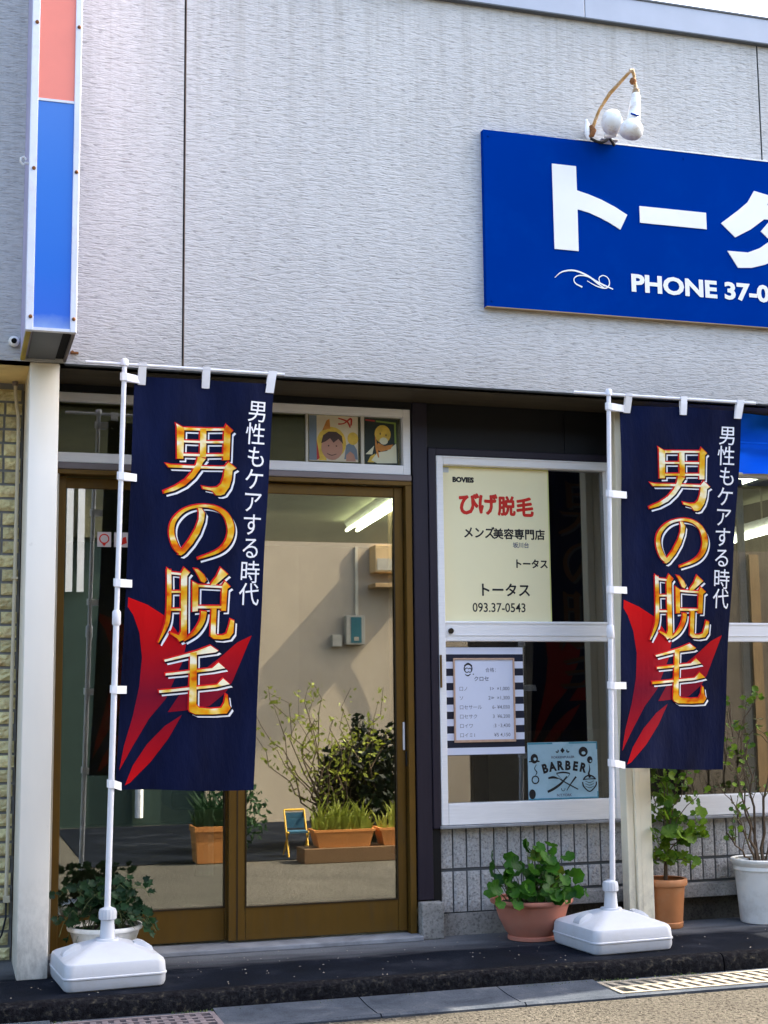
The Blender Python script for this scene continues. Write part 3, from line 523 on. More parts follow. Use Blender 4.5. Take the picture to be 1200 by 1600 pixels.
# ============================================================ THINGS
GLYPHS, SMALLPOS = STROKES, SMALL
def flag(label, TL, TR, BR, BL, pole0, pole1, rod, base, seed, joint_z):
    t = thing('banner_flag', (base[0], base[1], 0), label, 'banner', 'navy banner flags on white water-filled bases')
    TL, TR, BR, BL = map(Vector, (TL, TR, BR, BL))
    def P(u, v, h=0.0):
        p = TL*(1-u)*(1-v)+TR*u*(1-v)+BR*u*v+BL*(1-u)*v
        top = math.exp(-v*7)
        y = .010*math.sin(u*5.2+v*2.6+seed)*(.35+v*.65)+.004*math.sin(u*13+v*5+seed*2)
        y += top*(.010*math.cos(u*math.pi*4)) + .004*math.sin((u*3+v*9)*2.1+seed)
        fold = math.exp(-((u-.10-.16*v)/.035)**2)*math.exp(-v*5)*.012
        z = -.010*math.sin(math.pi*((u*2) % 1))*math.exp(-v*30) + .004*math.sin(u*7)*max(0, v-.9)*6
        x = .012*math.sin(v*math.pi)*(0.5-u)
        return Vector((p.x+x, p.y+y+fold-h, p.z+z))
    NU, NV = 22, 54
    bm = bmesh.new(); g = [[bm.verts.new(P(i/NU, j/NV)) for i in range(NU+1)] for j in range(NV+1)]
    for j in range(NV):
        for i in range(NU): bm.faces.new((g[j][i], g[j+1][i], g[j+1][i+1], g[j][i+1]))
    me = bpy.data.meshes.new('cloth'); bm.to_mesh(me); bm.free(); smooth(me, 80)
    cl = put('cloth', me, t, 'cloth_navy')
    def onto(name, bm, m):
        for i in range(1, NU):
            bmesh.ops.bisect_plane(bm, geom=bm.verts[:]+bm.edges[:]+bm.faces[:], plane_co=(i/NU, 0, 0), plane_no=(1, 0, 0))
        for j in range(1, NV):
            bmesh.ops.bisect_plane(bm, geom=bm.verts[:]+bm.edges[:]+bm.faces[:], plane_co=(0, j/NV, 0), plane_no=(0, 1, 0))
        for v in bm.verts: v.co = P(v.co.x, v.co.y, v.co.z)
        me = bpy.data.meshes.new(name); bm.to_mesh(me); bm.free(); me.materials.append(MW[m]); return put(name, me, cl)
    def layer(kinds, du, dv, grow, h):
        bm = bmesh.new(); k = MB(); k.bm.free(); k.bm = bm; n = 0
        for kd, pts in GLYPHS:
            if kd not in kinds: continue
            q = [Vector((a*.6, b*1.78)) for a, b in pts]
            if grow:
                ar = sum(q[i].x*q[(i+1) % len(q)].y-q[(i+1) % len(q)].x*q[i].y for i in range(len(q))); s = 1 if ar > 0 else -1; r = []
                for i in range(len(q)):
                    e1 = (q[i]-q[i-1]); e2 = (q[(i+1) % len(q)]-q[i])
                    if e1.length < 1e-6 or e2.length < 1e-6: r.append(q[i]); continue
                    n1 = Vector((e1.y, -e1.x)).normalized(); n2 = Vector((e2.y, -e2.x)).normalized(); nn = n1+n2
                    L = nn.length; nn = nn.normalized() if L > .2 else n1
                    r.append(q[i]+nn*s*grow*min(1.7, 2/max(L, .5)))
                q = r
            k.poly([((p.x+du)/.6, (p.y+dv)/1.78, h+(.00002*n if h > 0 else -.00002*n)) for p in q]); n += 1
        return bm
    onto('red_swoosh', layer('r', 0, 0, 0, .0006), 'print_swoosh')
    onto('lettering_shadow', layer('gp', .0135, .0125, .0006, .0010), 'print_white')
    onto('lettering_edge', layer('gp', .0042, .0040, .0030, .0021), 'print_navy')
    onto('lettering_outline', layer('gp', -.0026, -.0024, .0032, .0032), 'print_red')
    onto('lettering', layer('g', 0, 0, -.0006, .0054), 'print_gold')
    onto('lettering', layer('p', 0, 0, -.0004, .0044), 'print_pale')
    bm = bmesh.new()
    for ch, (cu_, cv) in zip('男性もケアする時代', SMALLPOS):
        me = text_mesh(ch, .096, 0); embolden(me, .0003)
        xs = [v.co.x for v in me.vertices]; ys = [v.co.y for v in me.vertices]; cx, cy = (min(xs)+max(xs))/2, (min(ys)+max(ys))/2
        for v in me.vertices: v.co = ((v.co.x-cx)*.98/.6+cu_-.012, -(v.co.y-cy)*1.10/1.78+cv, .0016+v.co.z*2)
        bm.from_mesh(me); bpy.data.meshes.remove(me)
    onto('small_lettering', bm, 'print_white')
    # the dye shows through on the back of the cloth
    onto('red_swoosh', layer('r', 0, 0, 0, -.0012-.0005), 'print_swoosh_back'); onto('lettering', layer('gp', 0, 0, .002, -.0050), 'print_back'); onto('lettering_shadow', layer('gp', .0135, .0125, .0006, -.0040), 'print_back_white')
    # hem at the pole side
    h = MB(); h.loft([[P(.0, j/NV, -.0015)+Vector((-.004, 0, 0)), P(.012, j/NV, -.0012), P(.012, j/NV, .0015), P(.0, j/NV, .0015)+Vector((-.004, 0, 0))] for j in range(NV+1)]); h.build('hem', 'cloth_navy', cl)
    # pole, rod
    a, b = Vector(pole0), Vector(pole1); J = a+(b-a)*((joint_z-a.z)/(b.z-a.z))
    MB().tube([a-Vector((0, 0, .04)), J], .0127, 14).build('pole', 'pole_white', t, 40)
    MB().tube([J, b], .0108, 14).build('pole', 'pole_white', t, 40)
    MB().tube([J-Vector((0, 0, .035)), J-Vector((0, 0, .028)), J+Vector((0, 0, .022)), J+Vector((0, 0, .03))], [.0145, .0185, .018, .013], 14).build('pole_joint', 'pole_white', t, 50)
    MB().tube([b-Vector((0, 0, .022)), b+Vector((0, 0, .004)), b+Vector((0, 0, .010))], [.0165, .0165, .010], 14).build('pole_cap', 'pole_white', t, 50)
    MB().tube([rod[0], rod[1]], .0072, 10).build('crossbar', 'pole_white', t, 40)
    r0, r1 = Vector(rod[0]), Vector(rod[1])
    def rodat(x): return r0+(r1-r0)*((x-r0.x)/(r1.x-r0.x))
    def strap_v(u, w, name='cloth_loop', slant=0):
        q = P(u, 0.012, .004); rr = rodat(q.x+slant); k = MB()
        for s in (-.0085, .0085):
            k.loft([[Vector((c.x-w/2, c.y+s*sc-.0008, c.z)), Vector((c.x+w/2, c.y+s*sc-.0008, c.z)), Vector((c.x+w/2, c.y+s*sc+.0008, c.z)), Vector((c.x-w/2, c.y+s*sc+.0008, c.z))] for c, sc in ((Vector((q.x, q.y, q.z-.022)), .35), (Vector(((q.x+rr.x)/2, (q.y+rr.y)/2, (q.z+rr.z)/2)), 1), (Vector((rr.x, rr.y, rr.z+.009)), 1))])
        k.box(rr.x-w/2, rr.x+w/2, rr.y-.0093, rr.y+.0093, rr.z+.009, rr.z+.0105)
        k.build(name, 'clip_white', t)
    strap_v(.045, .034); strap_v(.50, .034); strap_v(.965, .038, slant=.012)
    for i, zz in enumerate((TL.z-.025, 2.095, 1.635, 1.184, BL.z+.025)):
        pp = a+(b-a)*((zz-a.z)/(b.z-a.z)); v = (TL.z-zz)/(TL.z-BL.z); q = P(.035, max(v, .006), .004); k = MB()
        zq = zz-(.012 if i == 4 else 0); dz = .0165
        for s in (-1, 1):
            k.loft([[Vector((c[0], c[1]-.0008, c[2]-dz)), Vector((c[0], c[1]+.0008, c[2]-dz)), Vector((c[0], c[1]+.0008, c[2]+dz)), Vector((c[0], c[1]-.0008, c[2]+dz))]
                    for c in ((pp.x-.0165, pp.y+s*.004, zz+.004), (pp.x-.010, pp.y+s*.0155, zz+.002), (pp.x+.012, pp.y+s*.0160, zz), (q.x, q.y+s*.003+.0, zq))])
        k.box(pp.x-.0175, pp.x-.0155, pp.y-.0045, pp.y+.0045, zz+.004-dz, zz+.004+dz)
        k.build('cloth_loop', 'clip_white', t)
    # water-filled base
    cx, cy = base; rot = Matrix.Translation((cx, cy, 0)) @ Matrix.Rotation(R(4.6), 4, 'Z')
    def sq(h, rr, z, n=7):
        o = []
        for qx, qy, a0 in ((1, 1, 0), (-1, 1, 90), (-1, -1, 180), (1, -1, 270)):
            for i in range(n):
                aa = R(a0+90*i/(n-1)); o.append(rot @ Vector((qx*(h-rr)+rr*math.cos(aa), qy*(h-rr)+rr*math.sin(aa), z)))
        return o
    prof = [(.190, .03, .0), (.199, .035, .006), (.204, .035, .02), (.2055, .036, .047), (.2090, .038, .050), (.2090, .038, .055), (.2055, .036, .058), (.203, .038, .094), (.198, .04, .106), (.188, .04, .113), (.15, .035, .128), (.10, .028, .148), (.062, .028, .161), (.050, .04, .164), (.048, .047, .172)]
    kk = MB(); kk.loft([sq(*p) for p in prof], (True, True)); bs = kk.build('base', 'white_plastic', t, 28)
    k = MB(); k.lathe([(.036, .168), (.032, .175), (.0265, .245), (.0265, .25)], (cx, cy, 0), 24, cap=(True, True)); k.build('base_neck', 'white_plastic', t, 40)
    k = MB(); pr = [(.026, .243), (.035, .249), (.0355, .275), (.031, .288), (.016, .294), (.0135, .296)]
    k.loft([[Vector((cx+(r_+(.0016 if q % 2 else 0))*math.cos(2*math.pi*q/32), cy+(r_+(.0016 if q % 2 else 0))*math.sin(2*math.pi*q/32), z_)) for q in range(32)] for r_, z_ in pr], (True, True)); k.build('locking_collar', 'white_plastic', t, 30)
    for s in (-1, 1):  # moulded filler / drain humps on two slopes
        k = MB(); L = []
        for (xx, hw, dz) in ((.188, .034, -.003), (.180, .032, .014), (.150, .028, .022), (.128, .024, .021), (.108, .020, .008)):
            zb = .113+(.188-xx)*.39
            L.append([rot @ Vector((s*xx, -hw, zb-.006)), rot @ Vector((s*xx, -hw*.8, zb+dz)), rot @ Vector((s*xx, hw*.8, zb+dz)), rot @ Vector((s*xx, hw, zb-.006))])
        k.loft(L); k.build('moulded_lug', 'white_plastic', t, 50)
    return t
m, nt, bs = nt_new('cloth_navy')
c = ramp(nt, nz(nt, pos(nt, (3, 3, 1)), 2.2, 4), [(.3, (.0028, .0045, .020)), (.7, (.0045, .0085, .040))])
nt.links.new(c, bs.inputs['Base Color']); bs.inputs['Roughness'].default_value = .6; bs.inputs['Specular IOR Level'].default_value = .06
bumpn(nt, nz(nt, pos(nt, (1, 1, .35)), 7, 5, .6), bs, .6, .02); MATS['cloth_navy'] = m
m, nt, bs = nt_new('print_swoosh')
ge = N(nt, 'ShaderNodeNewGeometry'); sx = N(nt, 'ShaderNodeSeparateXYZ'); nt.links.new(ge.outputs['Position'], sx.inputs[0])
mr = N(nt, 'ShaderNodeMapRange'); mr.inputs[1].default_value = .75; mr.inputs[2].default_value = 1.6; nt.links.new(sx.outputs[2], mr.inputs[0])
c = ramp(nt, mr.outputs[0], [(0, (.60, .003, .006)), (.20, (.36, .003, .010)), (.48, (.17, .003, .018)), (.72, (.38, .002, .006)), (1, (.60, .002, .003))])
nt.links.new(c, bs.inputs['Base Color']); bs.inputs['Roughness'].default_value = .6; bs.inputs['Specular IOR Level'].default_value = .1; MATS['print_swoosh'] = m

mat('print_swoosh_back', (.17, .006, .010), .8, spec=.05)
flag('navy banner flag standing between the cream post and the bronze sliding door', (.737, -.10, 2.556), (1.357, -.10, 2.548), (1.266, -.10, .748), (.678, -.10, .768),
     (.646, -.122, .29), (.686, -.122, 2.605), ((.518, -.118, 2.592), (1.400, -.112, 2.588)), (.648, -.125), 0.0, 1.49)
flag('navy banner flag standing between the round geranium pot and the narrow cream post', (3.083, -.10, 2.546), (3.705, -.175, 2.532), (3.622, .01, .772), (3.012, -.10, .800),
     (2.946, -.115, .29), (3.007, -.115, 2.600), ((2.827, -.100, 2.588), (3.775, -.180, 2.566)), (2.935, -.115), 1.7, 1.44)

# ------------------------------------------------------------ vertical light-box sign
t = thing('vertical_sign', (.345, -.26, 2.607), 'tall narrow box sign in blue and salmon red above the cream post', 'sign')
X0, X1, YF, ZB, ZT = .246, .447, -.52, 2.612, 4.95
boxo('case', X0+.004, X1-.004, YF+.012, -.001, ZB+.018, ZT, 'box_lavender', t)
k = MB(); k.box(X0, X0+.031, YF, YF+.03, ZB, ZT, .003); k.box(X1-.026, X1, YF, YF+.03, ZB, ZT, .003); k.box(X0+.031, X1-.026, YF+.002, YF+.03, ZB+.002, ZB+.014); k.box(X0, X1, YF, YF+.03, ZT, ZT+.03)
k.box(X0+.031, X1-.026, YF+.004, YF+.012, 3.581, 3.591); k.build('front_frame', 'box_white', t)
m, nt, bs = nt_new('sign_panel_blue')
ge = N(nt, 'ShaderNodeNewGeometry'); sx = N(nt, 'ShaderNodeSeparateXYZ'); nt.links.new(ge.outputs['Position'], sx.inputs[0])
mr = N(nt, 'ShaderNodeMapRange'); mr.inputs[1].default_value = 2.60; mr.inputs[2].default_value = 3.6
ad = N(nt, 'ShaderNodeMath', operation='MULTIPLY_ADD'); ad.inputs[1].default_value = .05; nt.links.new(nz(nt, pos(nt), 16, 4), ad.inputs[0]); nt.links.new(sx.outputs[2], ad.inputs[2]); nt.links.new(ad.outputs[0], mr.inputs[0])
c = ramp(nt, mr.outputs[0], [(.03, (.28, .40, .66)), (.11, (.015, .12, .60)), (.3, (.0, .125, .58)), (.65, (.01, .145, .57)), (1, (.04, .17, .56))])   # sun-faded acrylic
nt.links.new(c, bs.inputs['Base Color']); bs.inputs['Roughness'].default_value = .35; MATS['sign_panel_blue'] = m
mat('sign_panel_red', (.82, .24, .18), .4, var=.05)
boxo('blue_panel', X0+.031, X1-.026, YF+.0075, YF+.0115, ZB+.0145, 3.5805, 'sign_panel_blue', t)
boxo('red_panel', X0+.031, X1-.026, YF+.0075, YF+.0115, 3.5915, ZT, 'sign_panel_red', t)
boxo('underside', X0+.034, X1-.050, YF+.03, -.002, ZB+.008, ZB+.014, 'box_grey', t)
boxo('underside_gap', X1-.049, X1-.014, YF+.03, -.002, ZB+.014, ZB+.017, 'pit_black', t)
k = MB(); k.box(X0+.004, X0+.024, YF+.03, -.003, ZB-.002, ZB+.014, .003); k.build('lower_rail', 'box_yellow', t)
k = MB(); k.box(X1-.0135, X1-.002, YF+.03, -.003, ZB-.002, ZB+.016, .002); k.build('lower_rail', 'purple_metal', t)
for z in (2.668, 3.287, 3.914, 4.54):
    for x in (X0+.019, X1-.012):
        k = MB(); k.tube([(x, YF+.002, z), (x, YF-.006, z), (x, YF-.009, z)], [.0085, .007, .003], 8); k.build('screw', 'rust', t)
k = MB(); k.tube([(X0+.006, -.44, 3.335), (X0-.016, -.44, 3.335)], .006, 8); k.tube([(X0-.018, -.445, 3.325), (X0-.030, -.445, 3.335), (X0-.030, -.445, 3.352), (X0-.018, -.445, 3.36), (X0-.008, -.445, 3.348)], .005, 8); k.build('side_bolt', 'lamp_white', t)
# little security camera
t = thing('security_camera', (.222, 0, 2.69), 'small round white security camera on the wall left of the box sign', 'camera')
k = MB(); k.tube([(.222, .0, 2.690), (.222, -.018, 2.688), (.222, -.034, 2.686), (.222, -.040, 2.685)], [.021, .0235, .021, .015], 20); k.build('housing', 'lamp_white', t, 50)
MB().tube([(.2215, -.038, 2.685), (.2215, -.0435, 2.6848)], .012, 16).build('lens', 'lens', t)
# rust stub on wall beside box
k = MB(); k.tube([(.47, .005, 2.662), (.47, -.03, 2.655)], .006, 8); k.box(.462, .497, -.02, -.003, 2.650, 2.658); tag(k.build('wall_hook', 'rust', None), 'small rusty hook on the wall right of the box sign bottom', 'hook')

# ------------------------------------------------------------ big blue shop sign
sign_thing = t = thing('shop_sign', (4, -.03, 2.99), 'large blue shop sign with white katakana and phone number', 'sign')
SY = -.062
boxo('sign_board', 2.402, 5.95, SY+.002, -.012, 2.992, 3.882, 'sign_blue', t)
boxo('edge_trim', 2.4015, 5.954, SY-.001, -.004, 2.9875, 2.9915, 'sign_edge', t)
boxo('edge_trim', 2.90, 5.954, SY-.0015, -.004, 3.8825, 3.889, 'lamp_white', t)
for x, z in ((2.43, 3.85), (2.43, 3.02), (3.5, 3.85), (4.5, 3.85)): MB().tube([(x, SY+.002, z), (x, SY-.002, z)], .005, 8).build('screw', 'sign_blue', t)
ys = SY-.0005
ch = lambda polys, nm='katakana': flat(nm, polys, ys, 'sign_white', t)
k = MB(); k.prism([(2.763, 3.743), (2.893, 3.743), (2.894, 3.618), (2.960, 3.603), (3.027, 3.582), (3.100, 3.552), (3.167, 3.517), (3.126, 3.437), (3.070, 3.466), (3.023, 3.486), (2.960, 3.508), (2.894, 3.521), (2.894, 3.306), (2.765, 3.306)], SY-.003, SY+.0015); k.build('katakana', 'sign_white', t)
k = MB(); k.prism([(3.237, 3.570), (3.614, 3.570), (3.614, 3.483), (3.237, 3.483)], SY-.003, SY+.0015); k.build('katakana', 'sign_white', t)
k = MB(); k.prism([(3.901, 3.715), (3.995, 3.698), (3.976, 3.645), (4.212, 3.645), (4.190, 3.54), (4.13, 3.45), (4.05, 3.38), (3.95, 3.325), (3.865, 3.300), (3.787, 3.294), (3.729, 3.379), (3.848, 3.380), (3.92, 3.41), (3.985, 3.455), (3.93, 3.50), (3.985, 3.56), (4.04, 3.51), (4.08, 3.565), (3.955, 3.568), (3.87, 3.505), (3.778, 3.455), (3.699, 3.523), (3.802, 3.601), (3.86, 3.65)], SY-.003, SY+.0015); k.build('katakana', 'sign_white', t)
k = MB(); k.prism([(4.33, 3.70), (4.66, 3.70), (4.63, 3.60), (4.57, 3.51), (4.70, 3.39), (4.62, 3.33), (4.50, 3.44), (4.36, 3.34), (4.27, 3.40), (4.42, 3.50), (4.53, 3.61), (4.33, 3.61)], SY-.003, SY+.0015); k.build('katakana', 'sign_white', t)
text_on('PHONE 37-0543', .1205, 3.173, ys-.001, 3.127, 'sign_white', t, off=.0046, sx=1.205, name='phone_lettering')
sw = [stroke_poly([(2.762, 3.160, .002), (2.80, 3.192, .006), (2.862, 3.205, .008), (2.925, 3.190, .009), (2.99, 3.157, .009), (3.075, 3.126, .006)]),
      stroke_poly([(2.908, 3.124, .008), (2.872, 3.140, .006), (2.866, 3.165, .005), (2.895, 3.182, .006), (2.945, 3.178, .006), (2.99, 3.150, .007), (3.03, 3.126, .005)]),
      stroke_poly([(2.935, 3.158, .003), (2.985, 3.135, .006), (3.035, 3.128, .006), (3.056, 3.150, .006), (3.050, 3.180, .005), (3.024, 3.192, .005), (3.001, 3.178, .005), (3.006, 3.153, .004), (3.03, 3.136, .003)])]
flat('flourish', sw, ys-.001, 'sign_white', t)
sign_thing.location += Vector((.0135, .027, .011))   # board hung close to the wall
# ------------------------------------------------------------ lamp above the sign
t = thing('sign_lamp', (3.04, -.06, 3.89), 'rusty gooseneck spotlight with two white lamp heads on top of the blue sign', 'lamp')
MB().tube([(3.000, -.03, 3.945), (3.005, -.06, 3.985), (3.020, -.085, 4.04), (3.058, -.13, 4.112), (3.09, -.19, 4.152), (3.118, -.25, 4.188)], [.010, .0085, .0075, .0095, .0085, .007], 10).build('arm', 'rust_light', t, 50)
MB().tube([(3.110, -.25, 4.184), (3.126, -.25, 4.189), (3.131, -.252, 4.165), (3.136, -.252, 4.12), (3.139, -.252, 4.085)], [.009, .010, .0075, .0075, .012], 10).build('arm_drop', 'rust_light', t, 50)
k = MB(); k.lathe([(.012, -.014), (.018, 0), (.012, .014)], (3.125, -.252, 4.132), 12, cap=(True, True)); k.build('knuckle', 'rust', t, 50)
MB().tube([(3.140, -.252, 4.09), (3.139, -.252, 4.072), (3.138, -.252, 4.066)], [.016, .018, .014], 14).build('socket_collar', 'rust_light', t, 50)
MB().tube([(3.138, -.252, 4.066), (3.134, -.255, 4.05), (3.125, -.26, 3.985), (3.109, -.27, 3.915), (3.098, -.275, 3.885), (3.089, -.28, 3.850), (3.085, -.28, 3.834)], [.018, .024, .029, .032, .054, .057, .044], 24).build('lamp_head', 'lamp_white', t, 60)
MB().tube([(3.082, -.30, 3.940), (3.112, -.302, 3.934), (3.126, -.302, 3.936)], .0045, 8).build('blue_wire', 'sign_blue', t)
k = MB(); k.tube([(3.060, -.14, 3.905), (3.048, -.165, 3.918), (3.030, -.20, 3.932), (3.012, -.235, 3.948), (3.002, -.25, 3.954)], [.022, .046, .053, .043, .016], 24); k.build('lamp_head', 'lamp_white', t, 60)
MB().tube([(3.03, -.12, 3.896), (3.052, -.15, 3.892), (3.07, -.17, 3.880)], [.016, .018, .008], 10).build('socket', 'lamp_white', t, 60)
k = MB(); k.tube([(2.962, -.05, 3.995), (2.964, -.06, 3.975)], [.010, .008], 8); k.tube([(2.965, -.06, 3.975), (2.958, -.07, 3.94), (2.952, -.08, 3.91), (2.965, -.08, 3.875)], [.011, .014, .013, .008], 10); k.build('wall_bracket', 'lamp_white', t, 50)
k = MB(); k.tube([(2.975, -.075, 3.955), (2.986, -.085, 3.93), (2.976, -.085, 3.905), (2.958, -.082, 3.893)], [.012, .015, .013, .010], 10); k.box(2.985, 3.01, -.05, -.001, 3.93, 3.965); k.build('rust_patch', 'rust', t, 50)
MB().tube([(2.965, -.09, 3.885), (2.990, -.10, 3.868), (3.02, -.10, 3.864), (3.045, -.10, 3.878), (3.062, -.10, 3.895), (3.085, -.09, 3.878), (3.10, -.08, 3.866)], .008, 8).build('clamp_cable', 'black_rubber', t, 50)
MB().box(3.03, 3.12, -.09, -.0, 3.890, 3.898, .002).build('base_plate', 'lamp_white', t)

# ------------------------------------------------------------ drainpipe and cable at the brick wall
t = thing('drainpipe', (.262, .41, .26), 'thin beige drainpipe running down the brick wall beside the cream post', 'pipe')
MB().tube([(.248, .41, 2.606), (.250, .41, 2.55), (.256, .41, 2.50), (.264, .41, 2.45), (.2665, .41, 2.38), (.266, .41, 1.7), (.262, .41, .30), (.262, .41, .27)], .0085, 10).build('pipe', 'conduit', t, 50)
k = MB(); k.tube([(.248, .41, 2.605), (.2485, .41, 2.585)], .014, 12); k.build('top_collar', 'purple_metal', t)
k = MB(); k.box(.250, .278, .395, .45, .262, .29, .002); k.box(.252, .280, .395, .45, 1.69, 1.70, .001); k.build('pipe_clip', 'conduit', t)
tag(MB().tube([(.262, .405, .262), (.262, .39, .20), (.245, .37, .13), (.215, .36, .085), (.17, .36, .075), (.10, .38, .075), (-.1, .4, .06)], .0045, 8).build('cable', 'black_rubber', None, 50), 'loose black cable hanging below the beige drainpipe', 'cable')

# ------------------------------------------------------------ posters and plates behind / on the glass
PY = .4265
mat('paper_yellow', (.86, .79, .50), .5, var=.03, vs=2, coat=.0); mat('paper_edge', (.66, .64, .25), .5); mat('ink', (.012, .012, .015), .6); mat('ink_soft', (.12, .13, .18), .6); mat('ink_red', (.58, .02, .01), .5)
mat('paper_white', (.66, .70, .84), .5, var=.03); mat('stripe_dark', (.012, .016, .035), .45); mat('copper_frame', (.50, .33, .24), .4, var=.15, vs=40); mat('plate_blue', (.33, .50, .60), .35, var=.05, vs=9, dirt=((.12, .28, .36), 7, .5)); mat('plate_teal', (.05, .22, .30), .4, var=.3, vs=30); mat('tape', (.52, .56, .58), .3)
t = thing('poster', (2.63, PY, 1.52), 'pale yellow poster with red and black Japanese lettering in the left window', 'poster')
boxo('poster_sheet', 2.330, 2.917, PY, PY+.0012, 1.513, 2.295, 'paper_yellow', t)
k = MB(); k.box(2.911, 2.9175, PY-.0012, PY, 1.514, 2.2935); k.box(2.332, 2.911, PY-.0012, PY, 2.288, 2.2935); k.build('sheet_edge', 'paper_edge', t)
yy = PY-.0006
# lettering is placed by its left end and its size in metres on the sheet
text_on('び', .116, 2.418, yy, 2.062, 'ink_red', t, .0042, 1.0); text_on('げ', .112, 2.523, yy, 2.064, 'ink_red', t, .0042, .98)
text_on('脱', .104, 2.634, yy, 2.061, 'ink_red', t, .0038, .94); text_on('毛', .104, 2.734, yy, 2.058, 'ink_red', t, .0042, .94)
text_on('メンズ', .062, 2.445, yy, 1.937, 'ink', t, .0016, .92); text_on('美容専門店', .056, 2.606, yy, 1.936, 'ink', t, .0016, 1.02)
text_on('坂川台', .030, 2.712, yy, 1.890, 'ink_soft', t, .0006, 1.0); text_on('BOVIES', .034, 2.392, yy, 2.216, 'ink', t, .0022, 1.05)
text_on('トータス', .050, 2.715, yy, 1.788, 'ink', t, .0016, .95); text_on('トータス', .072, 2.518, yy, 1.645, 'ink', t, .0016, 1.0)
text_on('093.37-0543', .0640, 2.487, yy, 1.561, 'ink', t, .0006, .90)
MB().box(2.338, 2.372, PY-.0018, PY-.0004, 2.262, 2.288).build('tape', 'tape', t)
t = thing('price_list', (2.54, PY, .85), 'framed white price list on black and white striped board in the left window', 'price list')
boxo('board', 2.332, 2.752, PY, PY+.0012, .853, 1.386, 'stripe_dark', t)
n = 15
for i in range(8):
    zz = .856+(1.384-.856)*(i*2)/n; k = MB(); zt = zz+(1.384-.856)/n
    if 0 < i < 7: k.box(2.332, 2.3795, PY-.001, PY-.0001, zz, zt-.001); boxo('stripe', 2.702, 2.752, PY-.001, PY-.0001, zz, zt-.001, 'paper_white', t)
    else: k.box(2.332, 2.752, PY-.001, PY-.0001, zz, zt-.001)
    k.build('stripe', 'paper_white', t)
frame_mb(2.378, 2.703, .916, 1.330, PY-.010, PY-.0005, .008, .008, .008, .012, .001).build('picture_frame', 'copper_frame', t)
boxo('price_sheet', 2.386, 2.695, PY-.003, PY-.0012, .928, 1.322, 'paper_white', t)
yy = PY-.0034
lg = [ring_poly(2.457, 1.278, .0235, .0055, a0=-40, a1=230), ring_poly(2.450, 1.270, .013, .0045, a0=60, a1=330), ring_poly(2.466, 1.270, .012, .0045, a0=-120, a1=150), stroke_poly([(2.440, 1.250, .003), (2.455, 1.243, .006), (2.470, 1.252, .004)]), disc(2.484, 1.250, .003), stroke_poly([(2.436, 1.292, .004), (2.457, 1.304, .006), (2.478, 1.292, .004)])]
flat('logo', lg, yy, 'ink', t, .00005)
text_on('合格：', .024, 2.548, yy, 1.262, 'ink_soft', t, .0002); text_on('クロセ', .026, 2.486, yy, 1.218, 'ink_soft', t, .0004, 1.05)
for i, (a, b) in enumerate((('口ノ', '1>  ×1,000'), ('ソ', '2≫  ×1,300'), ('口セサ一ル', '6- ¥4,050'), ('口セサク', '3  ¥6,200'), ('口イワ', ':3 ･3,430'), ('口イミ1', '¥5 4,150'))):
    zz = 1.170-.0455*i; text_on(a, .024, 2.407, yy, zz, 'ink_soft', t, .0003); text_on(b, .0245, 2.676, yy, zz, 'ink_soft', t, .0001, 1.0, 'RIGHT')
t = thing('barber_plate', (2.955, PY, .62), 'pale blue tin plate reading BARBER in the lower left window', 'sign')
MB().box(2.766, 3.147, PY-.004, PY+.001, .6255, .908, .002).build('plate', 'plate_blue', t)
yy = PY-.0048
k = MB(); k.box(2.767, 3.146, yy-.0002, PY-.0041, .6265, .633); k.box(2.767, 2.900, yy-.0002, PY-.0041, .899, .9065); k.box(2.99, 3.146, yy-.0002, PY-.0041, .8995, .9065); k.box(3.140, 3.1463, yy-.0002, PY-.0041, .634, .66); k.box(3.1405, 3.1463, yy-.0002, PY-.0041, .87, .899); k.build('worn_edge', 'plate_teal', t)
for i, c_ in enumerate('BARBER'):
    a = (i-2.5)*.100; me_x = 2.960+math.sin(a)*.40; me_z = .792-.40+math.cos(a)*.40
    text_on(c_, .060, me_x, yy, me_z-.020, 'ink', t, .0032, .86, 'CENTER', rot=-a)
pl = [stroke_poly([(2.868, .664, .012), (2.905, .680, .013), (2.945, .706, .011), (2.975, .738, .006)]), stroke_poly([(2.873, .731, .008), (2.90, .735, .012), (2.926, .729, .006)]), stroke_poly([(2.926, .731, .004), (2.975, .703, .006), (3.035, .672, .006)]),
      stroke_poly([(3.025, .735, .010), (2.995, .700, .006), (2.972, .668, .004)]), ring_poly(2.953, .676, .011, .003, a0=150, a1=380), stroke_poly([(2.918, .754, .006), (2.955, .758, .008), (2.992, .752, .006)]), stroke_poly([(2.918, .752, .003), (2.940, .730, .002), (2.953, .716, .003)]), stroke_poly([(2.992, .750, .003), (2.975, .730, .002), (2.957, .716, .003)]),
      [(2.942, .866), (2.954, .881), (2.966, .866), (2.954, .853)], ring_poly(2.925, .864, .009, .006, a0=-170, a1=60), ring_poly(2.984, .864, .009, .006, a0=120, a1=350),
      disc(3.068, .858, .025), disc(2.800, .829, .020, .024), [(2.770, .812), (2.83, .812), (2.825, .820), (2.770, .818)], ring_poly(2.803, .725, .021, .006), disc(3.103, .817, .015, .018), ring_poly(3.098, .703, .040, .007, a0=25, a1=155), stroke_poly([(3.060, .708, .007), (3.066, .685, .007), (3.098, .660, .006), (3.131, .686, .007), (3.136, .708, .007)]), stroke_poly([(3.062, .72, .006), (3.098, .722, .004), (3.134, .722, .006)]),
      disc(2.785, .655, .018, .024), stroke_poly([(3.098, .795, .002), (3.101, .770, .006), (3.095, .748, .010), (3.101, .728, .012)]), stroke_poly([(2.81, .80, .003), (2.80, .78, .004), (2.812, .762, .005), (2.804, .747, .003)])]
